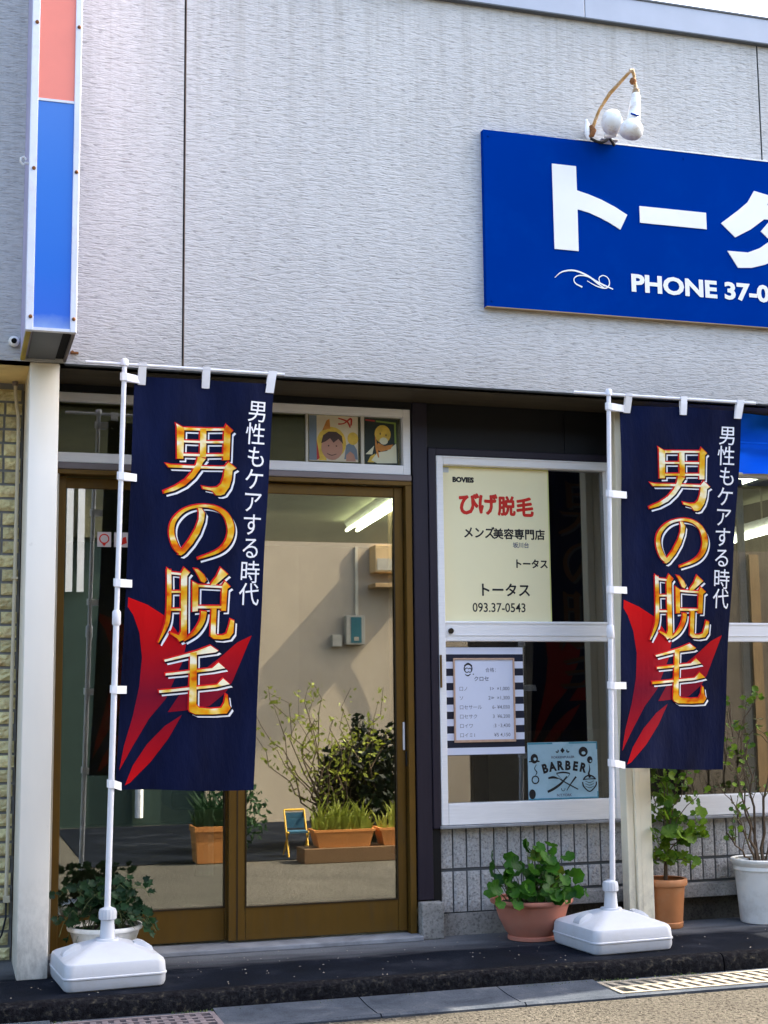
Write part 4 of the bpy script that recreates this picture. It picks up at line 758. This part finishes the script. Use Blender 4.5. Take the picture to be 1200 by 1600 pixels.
pl += [stroke_poly([(3.075, .712-.013*i, .002), (3.098, .704-.013*i, .003), (3.122, .712-.013*i, .002)]) for i in range(3)]
flat('artwork', pl, yy, 'ink', t, .00005)
flat('artwork', [disc(3.069, .852, .011, .008), disc(2.803, .827, .008), disc(3.107, .811, .005), disc(2.803, .725, .005)], yy-.0015, 'plate_blue', t)
text_on('ROKKENFULLER', .0165, 2.955, yy, .828, 'ink_soft', t, .0004, 1.05, 'CENTER'); text_on('N.T.YORK', .018, 2.958, yy, .640, 'ink_soft', t, .0006, 1.0, 'CENTER')

# pictures in the transom
mat('pic_cream', (.60, .52, .36), .5); mat('pic_yellow', (.62, .42, .06), .5, var=.2, vs=30); mat('pic_orange', (.50, .20, .04), .5, var=.3, vs=30); mat('pic_red', (.42, .04, .03), .5); mat('pic_skin', (.42, .22, .15), .5); mat('pic_brown', (.07, .04, .03), .5); mat('pic_dark', (.02, .03, .025), .5); mat('pic_green', (.20, .28, .05), .5); mat('pic_slate', (.16, .20, .24), .5); mat('pic_pink', (.50, .22, .20), .5); mat('pic_pale', (.62, .60, .42), .5)
t = thing('picture_poster', (1.775, .437, 2.29), 'small cartoon poster of a child in a yellow hood, left of two in the transom', 'poster', 'picture posters in the transom window')
Y = .4375
boxo('sheet', 1.652, 1.902, Y, Y+.0012, 2.297, 2.526, 'pic_cream', t)
flat('artwork', [[(1.652, 2.300), (1.690, 2.300), (1.690, 2.524), (1.652, 2.524)], [(1.83, 2.31), (1.90, 2.31), (1.895, 2.36), (1.87, 2.40), (1.84, 2.38)]], Y-.0004, 'pic_slate', t)
flat('artwork', [disc(1.765, 2.390, .075, .080), [(1.70, 2.30), (1.74, 2.30), (1.73, 2.36), (1.71, 2.44), (1.69, 2.40)], disc(1.875, 2.415, .028, .032)], Y-.0008, 'pic_yellow', t, .0001)
flat('artwork', [disc(1.768, 2.365, .055, .062), [(1.84, 2.30), (1.89, 2.30), (1.88, 2.335), (1.86, 2.35), (1.84, 2.33)]], Y-.0014, 'pic_skin', t, .0001)
flat('artwork', [[(1.712, 2.385), (1.722, 2.425), (1.75, 2.445), (1.79, 2.445), (1.818, 2.425), (1.825, 2.385), (1.80, 2.41), (1.775, 2.39), (1.758, 2.412), (1.735, 2.395)], disc(1.750, 2.374, .004), disc(1.790, 2.374, .004), stroke_poly([(1.742, 2.335, .003), (1.765, 2.327, .004), (1.79, 2.334, .003)])], Y-.0020, 'pic_brown', t, .0001)
flat('artwork', [stroke_poly([(1.80, 2.515, .006), (1.845, 2.50, .009), (1.862, 2.47, .008)]), stroke_poly([(1.80, 2.485, .008), (1.83, 2.49, .006), (1.865, 2.515, .010), (1.866, 2.48, .008)]), [(1.69, 2.40), (1.705, 2.31), (1.69, 2.30)]], Y-.0012, 'pic_red', t, .0001)
flat('artwork', [[(1.718, 2.45), (1.74, 2.50), (1.755, 2.51), (1.76, 2.46)]], Y-.0013, 'pic_orange', t)
t = thing('picture_poster', (2.02, .437, 2.29), 'small poster of a round yellow figure on dark ground, right of two in the transom', 'poster', 'picture posters in the transom window')
boxo('sheet', 1.938, 2.108, Y, Y+.0012, 2.292, 2.524, 'pic_dark', t)
flat('artwork', [disc(2.030, 2.445, .042, .046), [(1.95, 2.30), (1.985, 2.30), (1.99, 2.345), (1.965, 2.33)]], Y-.0004, 'pic_yellow', t, .0001)
flat('artwork', [[(1.97, 2.31), (2.0, 2.35), (2.05, 2.36), (2.10, 2.40), (2.103, 2.30), (2.0, 2.296)], [(1.94, 2.34), (1.985, 2.385), (1.975, 2.34)], disc(2.035, 2.41, .022, .018)], Y-.0008, 'pic_pale', t, .0001)
flat('artwork', [[(1.995, 2.37), (2.005, 2.40), (2.04, 2.385), (2.085, 2.395), (2.07, 2.37), (2.02, 2.355)], stroke_poly([(1.992, 2.43, .004), (1.998, 2.37, .012), (2.008, 2.325, .006)])], Y-.0012, 'pic_orange', t, .0001)
flat('artwork', [[(1.940, 2.517), (1.99, 2.513), (1.99, 2.506), (1.94, 2.510)]], Y-.0004, 'pic_red', t)
flat('artwork', [[(1.995, 2.513), (2.10, 2.506), (2.102, 2.40), (2.092, 2.40), (2.090, 2.498), (1.995, 2.505)]], Y-.0004, 'pic_green', t)
flat('artwork', [disc(2.017, 2.446, .003, .006), disc(2.047, 2.440, .003, .006)], Y-.0016, 'pic_brown', t)
# stickers in the left leaf
mat('sticker_white', (.55, .50, .50), .5)
for x0, nm in ((.640, 'white sticker with red ring, leftmost of the pair on the left door glass'), (.718, 'white sticker with blue and red marks, nearest the left banner cloth')):
    t = thing('sticker', (x0+.03, .49, 1.86), nm, 'sticker', 'small stickers on the left door glass'); boxo('sheet', x0, x0+.064, .4888, .4895, 1.855, 1.925, 'sticker_white', t)
    flat('artwork', [ring_poly(x0+.032, 1.893, .024, .006), [(x0+.022, 1.870), (x0+.042, 1.870), (x0+.032, 1.858)]] if x0 < .7 else [[(x0+.034, 1.865), (x0+.060, 1.875), (x0+.055, 1.905), (x0+.04, 1.90)]], .4883, 'ink_red', t)
# blue awning cloth at the right
k = MB(); nx, nz_ = 40, 14; g = []
for j in range(nz_+1):
    row = []
    for i in range(nx+1):
        x = 3.40+2.3*i/nx; z = 2.285+.32*j/nz_
        y = .215+.03*math.sin(j/nz_*3.0)+.016*math.sin(x*9+j*.55)+.010*math.sin(x*23-j*.8)
        row.append(k.bm.verts.new((x, y, z+.006*math.sin(x*6))))
    g.append(row)
for j in range(nz_):
    for i in range(nx): k.bm.faces.new((g[j][i], g[j][i+1], g[j+1][i+1], g[j+1][i]))
t = thing('awning', (4.5, .22, 2.3), 'bright blue cloth awning rolled under the eave at the right edge', 'awning')
k.build('cloth', 'awning_blue', t, 80)
MB().tube([(3.40, .22, 2.280), (5.7, .22, 2.280)], .009, 8).build('edge_bar', 'conduit', t)
MB().tube([(3.40, .19, 2.44), (5.7, .19, 2.44)], .006, 8).build('seam_bar', 'awning_blue', t)
# ============================================================ PLANTS
leafmat('leaf_deep', (.004, .010, .004), (.02, .035, .010)); leafmat('leaf_yellow', (.10, .17, .015), (.20, .24, .02))
def leaf_mesh(name, m, kind='round', fold=.25, cup=.15):
    """unit leaf: base at origin, tip at +y, facing +z"""
    k = MB()
    if kind == 'round':      # lobed geranium leaf
        n = 28; pts = []
        for i in range(n):
            a = 2*math.pi*i/n; r = 1-.13*abs(math.cos(3.5*a))**.7
            if abs(a-math.pi) < .35: r *= .45+abs(a-math.pi)*1.2
            pts.append((r*math.sin(a), r*math.cos(a)))
    elif kind == 'fig':      # deeply lobed
        n = 30; pts = []
        for i in range(n):
            a = 2*math.pi*i/n; r = .55+.45*abs(math.cos(2.5*a))**.8
            if abs(a-math.pi) < .5: r *= .6
            pts.append((r*.8*math.sin(a), r*math.cos(a)))
    elif kind == 'ivy':
        pts = [(0, -.7), (.35, -.85), (.8, -.45), (.55, -.1), (.85, .25), (.4, .4), (0, 1), (-.4, .4), (-.85, .25), (-.55, -.1), (-.8, -.45), (-.35, -.85)]
    else:                    # narrow blade
        pts = [(0, -1), (.16, -.5), (.24, 0), (.17, .5), (0, 1), (-.17, .5), (-.24, 0), (-.16, -.5)]
    c = k.bm.verts.new((0, 0, -.10*cup))
    ring = []
    for i, (x, y) in enumerate(pts):
        z = cup*(x*x+y*y)*.8+fold*abs(x)*.6+.06*math.sin(i*1.9); ring.append(k.bm.verts.new((x, y, z)))
    inner = [k.bm.verts.new((x*.55, y*.55, z_*.35)) for (x, y), z_ in zip(pts, [v.co.z for v in ring])]
    n = len(ring)
    for i in range(n):
        k.bm.faces.new((ring[i], ring[(i+1) % n], inner[(i+1) % n], inner[i])); k.bm.faces.new((inner[i], inner[(i+1) % n], c))
    bmesh.ops.translate(k.bm, verts=k.bm.verts, vec=(0, 1 if kind != 'blade' else 1, 0))
    bmesh.ops.scale(k.bm, verts=k.bm.verts, vec=(1, 1, 1)); return k.mesh(name, m, 70)
def orient(dirv, facing):
    y = Vector(dirv).normalized(); z = Vector(facing)-y*Vector(facing).dot(y)
    if z.length < 1e-3: z = y.orthogonal()
    z.normalize(); x = y.cross(z); return Matrix((x, y, z)).transposed().to_euler()
def put_leaf(me, loc, r, dirv, facing, parent):
    return piece(me, 'leaf', loc, parent, orient(dirv, facing), (r, r, r))
def rv(s=1): return Vector((random.uniform(-s, s), random.uniform(-s, s), random.uniform(-s, s)))
GER = [leaf_mesh('leaf', 'leaf_geranium', 'round', f, c) for f, c in ((.3, .2), (.1, .35), (.45, .1))]
GERY = [leaf_mesh('leaf', 'leaf_yellow', 'round', .5, .3)]
FIG = [leaf_mesh('leaf', 'leaf_shrub', 'fig', .3, .2), leaf_mesh('leaf', 'leaf_shrub', 'round', .35, .1)]
IVY = [leaf_mesh('leaf', 'leaf_ivy', 'ivy', .3, .1), leaf_mesh('leaf', 'leaf_ivy', 'ivy', .1, .3)]
BLD = [leaf_mesh('leaf', 'leaf_olive', 'blade', .3, .1)]
def pot_round(t, c, prof, m, sx=1, sy=1, wall=.006, soil_z=None):
    k = MB(); inner = [(r-wall, z) for r, z in prof[::-1] if z > prof[-1][1]*.35]
    k.lathe(prof+inner, c, 56, sx, sy, cap=(True, False)); k.build('pot', m, t, 45)
    sr = soil_z[0]; k = MB(); k.lathe([(sr, soil_z[1]-.01), (sr, soil_z[1]), (sr*.5, soil_z[1]+.008)], c, 30, sx, sy, cap=(True, True)); k.build('soil', 'soil', t, 60)
# --- geranium in the terracotta bowl
random.seed(5)
gc = (2.672, .195, 0)
t = thing('potted_plant', gc, 'terracotta bowl of round-leaved geranium in front of the grey tiles', 'plant', 'potted plants on the shop step')
pot_round(t, gc, [(.112, 0), (.118, .004), (.118, .018), (.112, .022), (.130, .045), (.158, .10), (.176, .158), (.180, .164), (.195, .170), (.199, .178), (.197, .188), (.192, .190), (.186, .187)], 'terracotta', 1, .95, soil_z=(.172, .165))
k = MB(); lv = []
def ger_cluster(cx, cz, sx_, sz_, n, cy=.16, r=(.022, .044)):
    for _ in range(n):
        p = Vector((random.gauss(cx, sx_), cy+random.uniform(-.08, .08), random.gauss(cz, sz_))); lv.append((p, random.uniform(*r)))
ger_cluster(2.49, .285, .045, .035, 14); ger_cluster(2.555, .30, .03, .03, 8); ger_cluster(2.60, .235, .05, .022, 13, .10); ger_cluster(2.70, .375, .028, .028, 9); ger_cluster(2.765, .395, .020, .012, 3, .14, (.034, .040)); ger_cluster(2.72, .315, .045, .038, 17); ger_cluster(2.80, .27, .03, .035, 12); ger_cluster(2.75, .22, .05, .018, 12, .09)
for p, r in lv:
    root = Vector((gc[0]+(p.x-gc[0])*.45, gc[1]+random.uniform(-.06, .04), .165)); p.z = max(p.z, .195); p.y = max(.03, min(p.y, .36))
    mid = (root+p)/2+Vector((0, 0, .03)); k.tube([root, mid, p], [.0028, .0022, .0016], 5)
    put_leaf(random.choice(GER if random.random() > .02 else GERY), p, r, Vector((random.uniform(-1, 1), -.5, random.uniform(-.7, .5))), Vector((random.uniform(-.5, .5), -1.1, random.uniform(.1, 1.3))), t)
k.build('stems', 'stem_green', t, 60)
# --- shrub in the orange pot
pc = (3.425, .275, 0)
t = thing('potted_plant', pc, 'leafy green shrub in a tall orange flower pot right of the cream post', 'plant', 'potted plants on the shop step')
pot_round(t, pc, [(.076, 0), (.080, .004), (.082, .026), (.078, .030), (.080, .034), (.094, .195), (.096, .200), (.105, .204), (.108, .214), (.108, .232), (.104, .236), (.099, .234)], 'orange_pot', soil_z=(.09, .212))
k = MB()
def twig(p0, p1, r0, r1, n=6, wob=.03, sag=0):
    pts = []
    a, b = Vector(p0), Vector(p1)
    for i in range(n+1):
        q = a.lerp(b, i/n)
        if 0 < i < n: q += rv(wob*(b-a).length)
        q.z += sag*math.sin(math.pi*i/n); pts.append(q)
    k.tube(pts, [r0+(r1-r0)*i/n for i in range(n+1)], 6); return pts
def foliate(pts, meshes, parent, n, r, spread=.03, start=.3):
    for _ in range(n):
        s = start+(1-start)*random.random(); i = min(int(s*(len(pts)-1)), len(pts)-2); p = pts[i].lerp(pts[i+1], s*(len(pts)-1)-i)
        d = rv(1); d.z = abs(d.z)*.8-.2
        put_leaf(random.choice(meshes), p+d*spread*random.random(), random.uniform(*r), d, Vector((random.uniform(-.6, .6), -1, random.uniform(-.1, 1.2))), parent)
B0 = (pc[0]-.0, pc[1], .212)
m1 = twig(B0, (3.45, .24, .58), .009, .006); m2 = twig((3.43, .27, .23), (3.40, .22, .55), .006, .004); 
for a, b, n, r in (((3.445, .25, .50), (3.36, .20, .78), 10, (.016, .026)), ((3.44, .25, .48), (3.33, .22, .66), 11, (.018, .028)), ((3.45, .24, .55), (3.50, .18, .80), 8, (.012, .02)), ((3.45, .24, .52), (3.56, .2, .83), 8, (.010, .018)),
                   ((3.43, .26, .35), (3.56, .17, .52), 9, (.018, .030)), ((3.44, .25, .40), (3.60, .20, .44), 8, (.018, .028)), ((3.43, .26, .30), (3.34, .2, .47), 11, (.016, .026)), ((3.44, .25, .42), (3.47, .14, .45), 6, (.03, .042)),
                   ((3.44, .25, .45), (3.58, .18, .66), 7, (.014, .022)), ((3.42, .26, .30), (3.32, .21, .36), 7, (.015, .024)), ((3.44, .25, .33), (3.52, .18, .32), 6, (.018, .026)), ((3.45, .24, .57), (3.37, .18, .88), 8, (.014, .024))):
    foliate(twig(a, b, .0035, .0012, 5, .06), FIG, t, int(n*1.9), (r[0]*1.15, r[1]*1.25), .04, .15)
k.build('stems', 'stem_brown', t, 60)
# --- twiggy shrub in the white pot
qc = (3.955, .25, 0)
t = thing('potted_plant', qc, 'sparse twiggy shrub in a tall white pot at the right edge', 'plant', 'potted plants on the shop step')
pot_round(t, qc, [(.106, 0), (.112, .003), (.114, .012), (.132, .25), (.134, .255), (.140, .262), (.136, .278), (.146, .292), (.152, .302), (.151, .312), (.145, .315), (.138, .31)], 'white_pot', soil_z=(.126, .292))
k = MB()
for x0, x1, z1, y1, r in ((3.93, 3.78, .78, .16, .008), (3.95, 3.86, 1.00, .2, .008), (3.97, 4.02, .95, .2, .009), (3.92, 3.72, .64, .12, .006), (3.90, 3.70, .46, .14, .006), (3.98, 4.10, .8, .2, .006), (3.94, 3.80, 1.10, .22, .005)):
    pts = twig((x0, .25, .29), (x1, y1, z1), r, .0025, 8, .025)
    for q in range(5):
        i = random.randint(3, 7); a = pts[i]; b = a+Vector((random.uniform(-.09, .07), random.uniform(-.05, .03), random.uniform(.05, .15)))
        tp = twig(a, b, .0028, .001, 4, .05); foliate(tp, BLD if random.random() < .6 else FIG[1:], t, 4, (.012, .02), .012, .3)
for a, b in (((3.76, .17, .76), (3.64, .14, .86)), ((3.80, .17, .86), (3.86, .15, 1.12)), ((3.78, .17, .92), (3.70, .15, 1.12)), ((3.72, .15, .80), (3.72, .12, .96)), ((3.86, .2, .98), (3.93, .17, 1.16))):
    foliate(twig(a, b, .003, .0012, 5, .06), BLD+FIG, t, 10, (.014, .022), .022, .15)
k.build('stems', 'stem_brown', t, 60)
# --- ivy in the white bowl behind the left base
random.seed(9)
ic = (.672, .205, 0)
t = thing('potted_plant', ic, 'dark green ivy in a white bowl behind the left banner base', 'plant', 'potted plants on the shop step')
pot_round(t, ic, [(.09, 0), (.095, .01), (.125, .08), (.148, .15), (.152, .156), (.160, .158), (.163, .168), (.160, .176), (.154, .176)], 'white_pot', soil_z=(.14, .155))
k = MB()
for i in range(34):
    a = random.uniform(0, 2*math.pi); rr = random.uniform(.03, .22); e = Vector((ic[0]+rr*math.cos(a)*1.0, ic[1]-.03+rr*.7*math.sin(a), random.uniform(.14, .38)-rr*.35)); 
    e.x = max(.45, min(.90, e.x)); e.y = max(.02, min(.37, e.y))
    if i % 6 == 0: e = Vector((random.choice((.88, .86, .47)), .1, .15))
    pts = twig((ic[0]+random.uniform(-.09, .09), ic[1]+random.uniform(-.07, .07), .16), e, .0025, .001, 6, .08, .09)
    foliate(pts, IVY, t, 9, (.017, .027), .04, .2)
k.build('stems', 'stem_green', t, 60)

# ============================================================ INSIDE THE SHOP
mat('wood_dark', (.10, .075, .05), .7, var=.3, stretch=(6, 6, 1)); mat('room_wall', (.16, .13, .09), .8); mat('room_ceiling', (.52, .50, .33), .8); mat('room_floor', (.14, .12, .09), .5); mat('room_dark', (.02, .018, .016), .7); mat('cabinet_cream', (.38, .35, .27), .6); mat('counter_brown', (.14, .08, .04), .5); mat('chair_black', (.015, .015, .015), .4); mat('wood_tan', (.34, .22, .10), .6, var=.2, stretch=(8, 8, 1)); mat('curtain', (.22, .21, .17), .9, var=.2, stretch=(30, 30, 1))
emit('tube_light', (.95, 1.0, .80), 3.6)
room = thing('shop_interior', (3, 3.5, 0), 'dim shop interior with pale ceiling seen through the door glass', 'room')
boxo('interior_floor', .42, 6.0, .625, 7.0, -.05, .02, 'room_floor', room)
boxo('interior_ceiling', .30, 6.0, .62, 7.0, 2.60, 2.64, 'room_ceiling', room)
boxo('back_wall', .30, 3.19, 7.0, 7.1, 0, 2.6, 'room_wall', room); boxo('back_wall', 3.19, 6.0, 7.0, 7.1, 0, 2.6, 'wood_dark', room)
boxo('left_wall', .2, .30, .58, 7.0, 0, 2.6, 'room_wall', room); boxo('right_wall', 5.9, 6.0, .62, 7.0, 0, 2.6, 'wood_dark', room)
boxo('interior_column', 3.10, 3.28, 3.6, 3.8, .02, 2.6, 'wood_tan', room)
def fl(name, x0, y0, x1, y1, label, dz=0):
    t = thing(name, ((x0+x1)/2, (y0+y1)/2, 2.6+dz), label, 'ceiling light', 'lit fluorescent lights inside the shop')
    a = Vector((x0, y0, dz)); b = Vector((x1, y1, dz)); d = (b-a).normalized(); n_ = Vector((-d.y, d.x, 0))
    k = MB(); k.loft([[p+n_*s+Vector((0, 0, z)) for s, z in ((-.07, 2.598), (-.04, 2.54), (.04, 2.54), (.07, 2.598))] for p in (a, b)]); k.build('housing', 'lamp_white', t)
    for s in (-.045, .045): MB().tube([a+n_*s+Vector((0, 0, 2.522)), b+n_*s+Vector((0, 0, 2.522))], .014, 8).build('light_tube', 'tube_light', t, 60)
fl('ceiling_light', 2.98, 3.0, 3.16, 5.0, 'lit fluorescent ceiling light seen through the right door glass')
fl('ceiling_light', 4.82, 1.0, 4.95, 2.25, 'lit fluorescent ceiling light just below the blue awning')
fl('ceiling_light', 5.47, 2.30, 5.64, 3.5, 'second lit fluorescent light deeper behind the right window', -.24)
for q in (.2, .8): MB().tube([(5.47+.17*q, 2.3+1.2*q, 2.36), (5.47+.17*q, 2.3+1.2*q, 2.6)], .006, 6).build('hanging_rod', 'conduit', room)
t = thing('dark_backing', (3.2, 1.2, 0), 'tall dark partition board added behind the left window to blacken it', 'backing')  # added board, hides the lit room so the left window stays black
boxo('board', 2.70, 3.66, 1.1, 1.14, .95, 2.58, 'room_dark', t); boxo('foot', 2.70, 3.66, 1.08, 1.16, .02, .06, 'room_dark', t)
t = thing('cabinet', (2.7, .95, 0), 'low cream cabinet behind the lower left window', 'cabinet')
for i, (a, b, m_) in enumerate(((2.36, 2.46, 'curtain'), (2.462, 2.62, 'cabinet_cream'), (2.622, 2.70, 'curtain'), (2.702, 2.90, 'cabinet_cream'))): boxo('cabinet_door', a, b, .80+.01*(i % 2), .84, .05, .86, m_, t)
boxo('cabinet_body', 2.36, 2.9, .845, 1.05, .05, .86, 'counter_brown', t)
# curtain edge strip beside the price list
tag(boxo('curtain', 2.764, 2.800, .50, .53, .62, 1.40, 'curtain'), 'narrow faded curtain edge right of the striped price list', 'curtain')
# barber chair deeper in
t = thing('barber_chair', (1.6, 3.0, 0), 'dark barber chair inside the shop behind the door', 'chair')
MB().box(1.35, 1.85, 2.8, 3.3, .45, .58, .03).build('seat', 'chair_black', t); MB().box(1.37, 1.83, 3.22, 3.34, .58, 1.15, .03).build('backrest', 'chair_black', t); MB().tube([(1.6, 3.05, .02), (1.6, 3.05, .45)], .06, 12).build('column', 'alu_white', t)
for s in (1.33, 1.82): MB().box(s, s+.06, 2.85, 3.3, .66, .72, .01).build('armrest', 'chair_black', t)

# ============================================================ ACROSS THE STREET (seen in the glass)
mat('wall_brown', (.17, .14, .10), .9, var=.25, vs=3, bump=(30, .6, .01)); mat('wall_beige', (.42, .35, .25), .85, var=.1, vs=1.5, bump=(40, .2, .004)); mat('wall_olive', (.10, .095, .055), .8); mat('olive_dark', (.07, .065, .018), .7); mat('shutter_green', (.03, .055, .045), .6); mat('dark_opening', (.012, .011, .010), .9)
mat('yellow_board', (.80, .50, .03), .6); mat('teal', (.03, .13, .14), .5); mat('planter_orange', (.55, .22, .06), .6); mat('planter_tan', (.55, .38, .18), .7); mat('stool_yellow', (.60, .36, .03), .5); mat('stool_blue', (.03, .10, .16), .5)
ob = thing('opposite_building', (4, -7, 0), 'beige building across the street reflected in the door glass', 'building')
YO = -6.9
boxo('wall', 2.45, 5.2, -7.3, YO, -.082, 2.74, 'wall_beige', ob); boxo('wall', 7.7, 16, -7.3, YO, -.082, 2.74, 'wall_brown', ob)
boxo('dark_doorway', 5.2, 7.7, -7.3, YO-.10, -.082, 2.74, 'dark_opening', ob)
boxo('shutter', -6, 2.45, -7.3, YO-.08, -.082, 2.74, 'shutter_green', ob)
for x in (1.05, 1.16): boxo('door_post', x, x+.065, YO-.019, YO+.03, 2.2, 3.25, 'alu_white', ob)
MB().tube([(1.80, YO-.03, .0), (1.80, YO-.03, 2.4)], .04, 10).build('downpipe', 'alu_white', ob)
boxo('upper_wall', -6, 16, -7.3, YO-.02, 2.745, 4.05, 'wall_olive', ob); boxo('eave', -6, 16, -7.4, YO+.15, 4.055, 4.3, 'olive_dark', ob)
for x in (3.98, 8.6, 9.6, 10.4): boxo('wall_conduit', x, x+.03 if x < 5 else x+.12, YO+.001, YO+.03, 1.9 if x < 5 else 0, 2.7, 'conduit' if x < 5 else 'wood_tan', ob)
t = thing('meter_box', (3.82, YO, 1.6), 'teal meter box on the reflected beige wall', 'box')
MB().box(3.86, 4.06, YO+.002, YO+.10, 1.68, 1.98, .006).build('case', 'cabinet_cream', t); boxo('face', 3.91, 4.02, YO+.101, YO+.106, 1.70, 1.96, 'teal', t); boxo('face_label', 3.94, 3.99, YO+.107, YO+.109, 1.72, 1.76, 'wall_beige', t); MB().box(3.72, 3.82, YO+.002, YO+.08, 1.66, 1.78, .005).build('switch', 'cabinet_cream', t)
t = thing('yellow_board', (6.8, YO+.1, 2.3), 'yellow board hanging across the street reflected in the left window', 'board')
boxo('panel', 6.35, 7.25, YO+.0, YO+.04, 2.50, 2.95, 'yellow_board', t); boxo('lower_strip', 6.35, 7.25, YO+.0, YO+.035, 2.25, 2.495, 'wall_beige', t)
tag(boxo('ground_shade', 1.0, 12, -6.88, -3.62, -.20, -.076, 'pavement'), kind='structure')  # dark ground sheet, painted shade behind the planters
flat('squiggle', [ring_poly(6.50, 2.88, .10, .03, a0=-160, a1=40), stroke_poly([(6.82, 2.95, .02), (6.74, 2.86, .03), (6.82, 2.80, .03), (6.90, 2.90, .02)]), ring_poly(6.56, 2.61, .055, .02), stroke_poly([(6.70, 2.56, .02), (6.70, 2.66, .02), (6.78, 2.66, .02), (6.78, 2.56, .02)])], YO+.042, 'sign_white', t, -.0005)
t = thing('shelf_cabinet', (4.3, YO, 2.3), 'orange wall cabinet under a wooden shelf reflected at the right of the door glass', 'cabinet')
MB().box(4.14, 4.60, YO+.002, YO+.22, 2.42, 2.70, .006).build('cabinet_body', 'planter_tan', t); MB().box(4.12, 4.64, YO+.002, YO+.28, 2.26, 2.30, .004).build('shelf_board', 'wood_tan', t); boxo('panel', 4.16, 4.58, YO+.221, YO+.226, 2.44, 2.56, 'cabinet_cream', t)
MB().tube([(4.40, YO+.12, 2.26), (4.41, YO+.08, 1.6), (4.42, YO+.05, .9)], .016, 8).build('bracket_pole', 'wood_tan', t)
# planters
def planter(cx, cy, z, w, d, h, m, label, n, seed, lm='leaf_sun', hh=(.08, .22)):
    random.seed(seed); t = thing('planter', (cx, cy, z), label, 'planter', 'planters across the street')
    k = MB(); f = .86
    q = lambda s, zz: [Vector((cx-w/2*s, cy-d/2*s, zz)), Vector((cx+w/2*s, cy-d/2*s, zz)), Vector((cx+w/2*s, cy+d/2*s, zz)), Vector((cx-w/2*s, cy+d/2*s, zz))]
    k.loft([q(f, z), q(.98, z+h*.85), q(1.04, z+h*.86), q(1.04, z+h), q(.95, z+h), q(.93, z+h*.85)], (True, True)); k.build('pot', m, t)
    k = MB()
    for _ in range(n):
        x = cx+random.uniform(-.46, .46)*w; y = cy+random.uniform(-.42, .42)*d; L = random.uniform(*hh)*(.45+.9*abs(math.sin(x*19+seed))); dx = random.uniform(-.5, .5)*L; dy = random.uniform(-.5, .5)*L; s = random.uniform(.004, .009)
        a = [Vector((x-s, y, z+h*.85)), Vector((x+s, y, z+h*.85))]; b = [Vector((x-s+dx*.4, y+dy*.4, z+h*.85+L*.6)), Vector((x+s+dx*.4, y+dy*.4, z+h*.85+L*.6))]; c_ = Vector((x+dx, y+dy, z+h*.85+L*.95))
        va = [k.bm.verts.new(p) for p in a]; vb = [k.bm.verts.new(p) for p in b]; vc = k.bm.verts.new(c_)
        k.bm.faces.new((va[0], va[1], vb[1], vb[0])); k.bm.faces.new((vb[0], vb[1], vc))
    k.build('foliage', lm, t)
planter(2.87, -3.42, .03, .46, .2, .13, 'planter_orange', 'orange planter of bright grassy leaves, left of two on the plank', 260, 1)
planter(3.38, -3.42, .03, .46, .2, .13, 'planter_orange', 'orange planter with few leaves, right of two on the plank', 120, 2)
planter(1.92, -3.62, -.076, .28, .26, .27, 'planter_orange', 'square orange tub with dark leaves reflected in the left door leaf', 220, 3, 'leaf_ivy', (.1, .3))
tag(MB().box(2.55, 3.75, -3.55, -3.30, -.081, .028, .004).build('plank', 'counter_brown'), 'weathered brown timber under the orange planters', 'plank')
t = thing('stool', (2.62, -3.85, -.08), 'small yellow and blue folding stool beside the planters', 'stool')
boxo('seat', 2.55, 2.70, -3.92, -3.78, .10, .115, 'stool_blue', t); boxo('backrest', 2.55, 2.70, -3.93, -3.92, .13, .25, 'stool_blue', t)
for x in (2.54, 2.702): MB().tube([(x, -3.76, -.08), (x, -3.93, .27)], .007, 8).build('leg', 'stool_yellow', t); MB().tube([(x, -3.95, -.08), (x, -3.78, .11)], .007, 8).build('leg', 'stool_yellow', t)
MB().tube([(2.54, -3.93, .27), (2.702, -3.93, .27)], .008, 8).build('top_bar', 'stool_yellow', t)
# bush
random.seed(4)
t = thing('bush', (3.1, -4.4, -.076), 'dark leafy bush with sprawling sunlit twigs across the street', 'bush')
k = MB(); lf = MB(); lf2 = MB(); lf3 = MB()
def addleaf(p, s):
    a = rv(1).normalized(); b = a.cross(rv(1)).normalized(); vs = [lf.bm.verts.new(p+a*s), lf.bm.verts.new(p+b*s*.45), lf.bm.verts.new(p-a*s), lf.bm.verts.new(p-b*s*.45)]; lf.bm.faces.new(vs)
for _ in range(16000):
    d = rv(1); 
    if d.length > .78+.42*noise.noise(d*2.3): continue
    addleaf(Vector((3.40+d.x*.50, -4.5+d.y*.4, .42+d.z*.60)), random.uniform(.026, .045))
lf.build('foliage', 'leaf_deep', t); lf = lf2
for i in range(26):
    b = Vector((random.uniform(2.35, 3.5), random.uniform(-4.6, -3.9), random.uniform(.7, 1.32))); pts = twig((3.1+random.uniform(-.2, .25), -4.4, -.08), b, .010, .002, 8, .06)
    for q in range(26):
        s = random.uniform(.4, 1)*(len(pts)-1.01); j = int(s); addleaf(pts[j].lerp(pts[j+1], s-j)+rv(.05), random.uniform(.018, .034))
k.build('stems', 'stem_brown', t); lf.build('foliage', 'leaf_sun', t)
for cx in (2.2,):
    t = thing('bush', (cx, -4.3, -.076), 'low dark bush between the tub and the stool across the street', 'bush'); lf = MB()
    for _ in range(1500):
        d = rv(1)
        if d.length <= 1: addleaf(Vector((cx+d.x*.3, -4.3+d.y*.25, .22+d.z*.3)), random.uniform(.02, .035))
    lf.build('foliage', 'leaf_ivy', t)
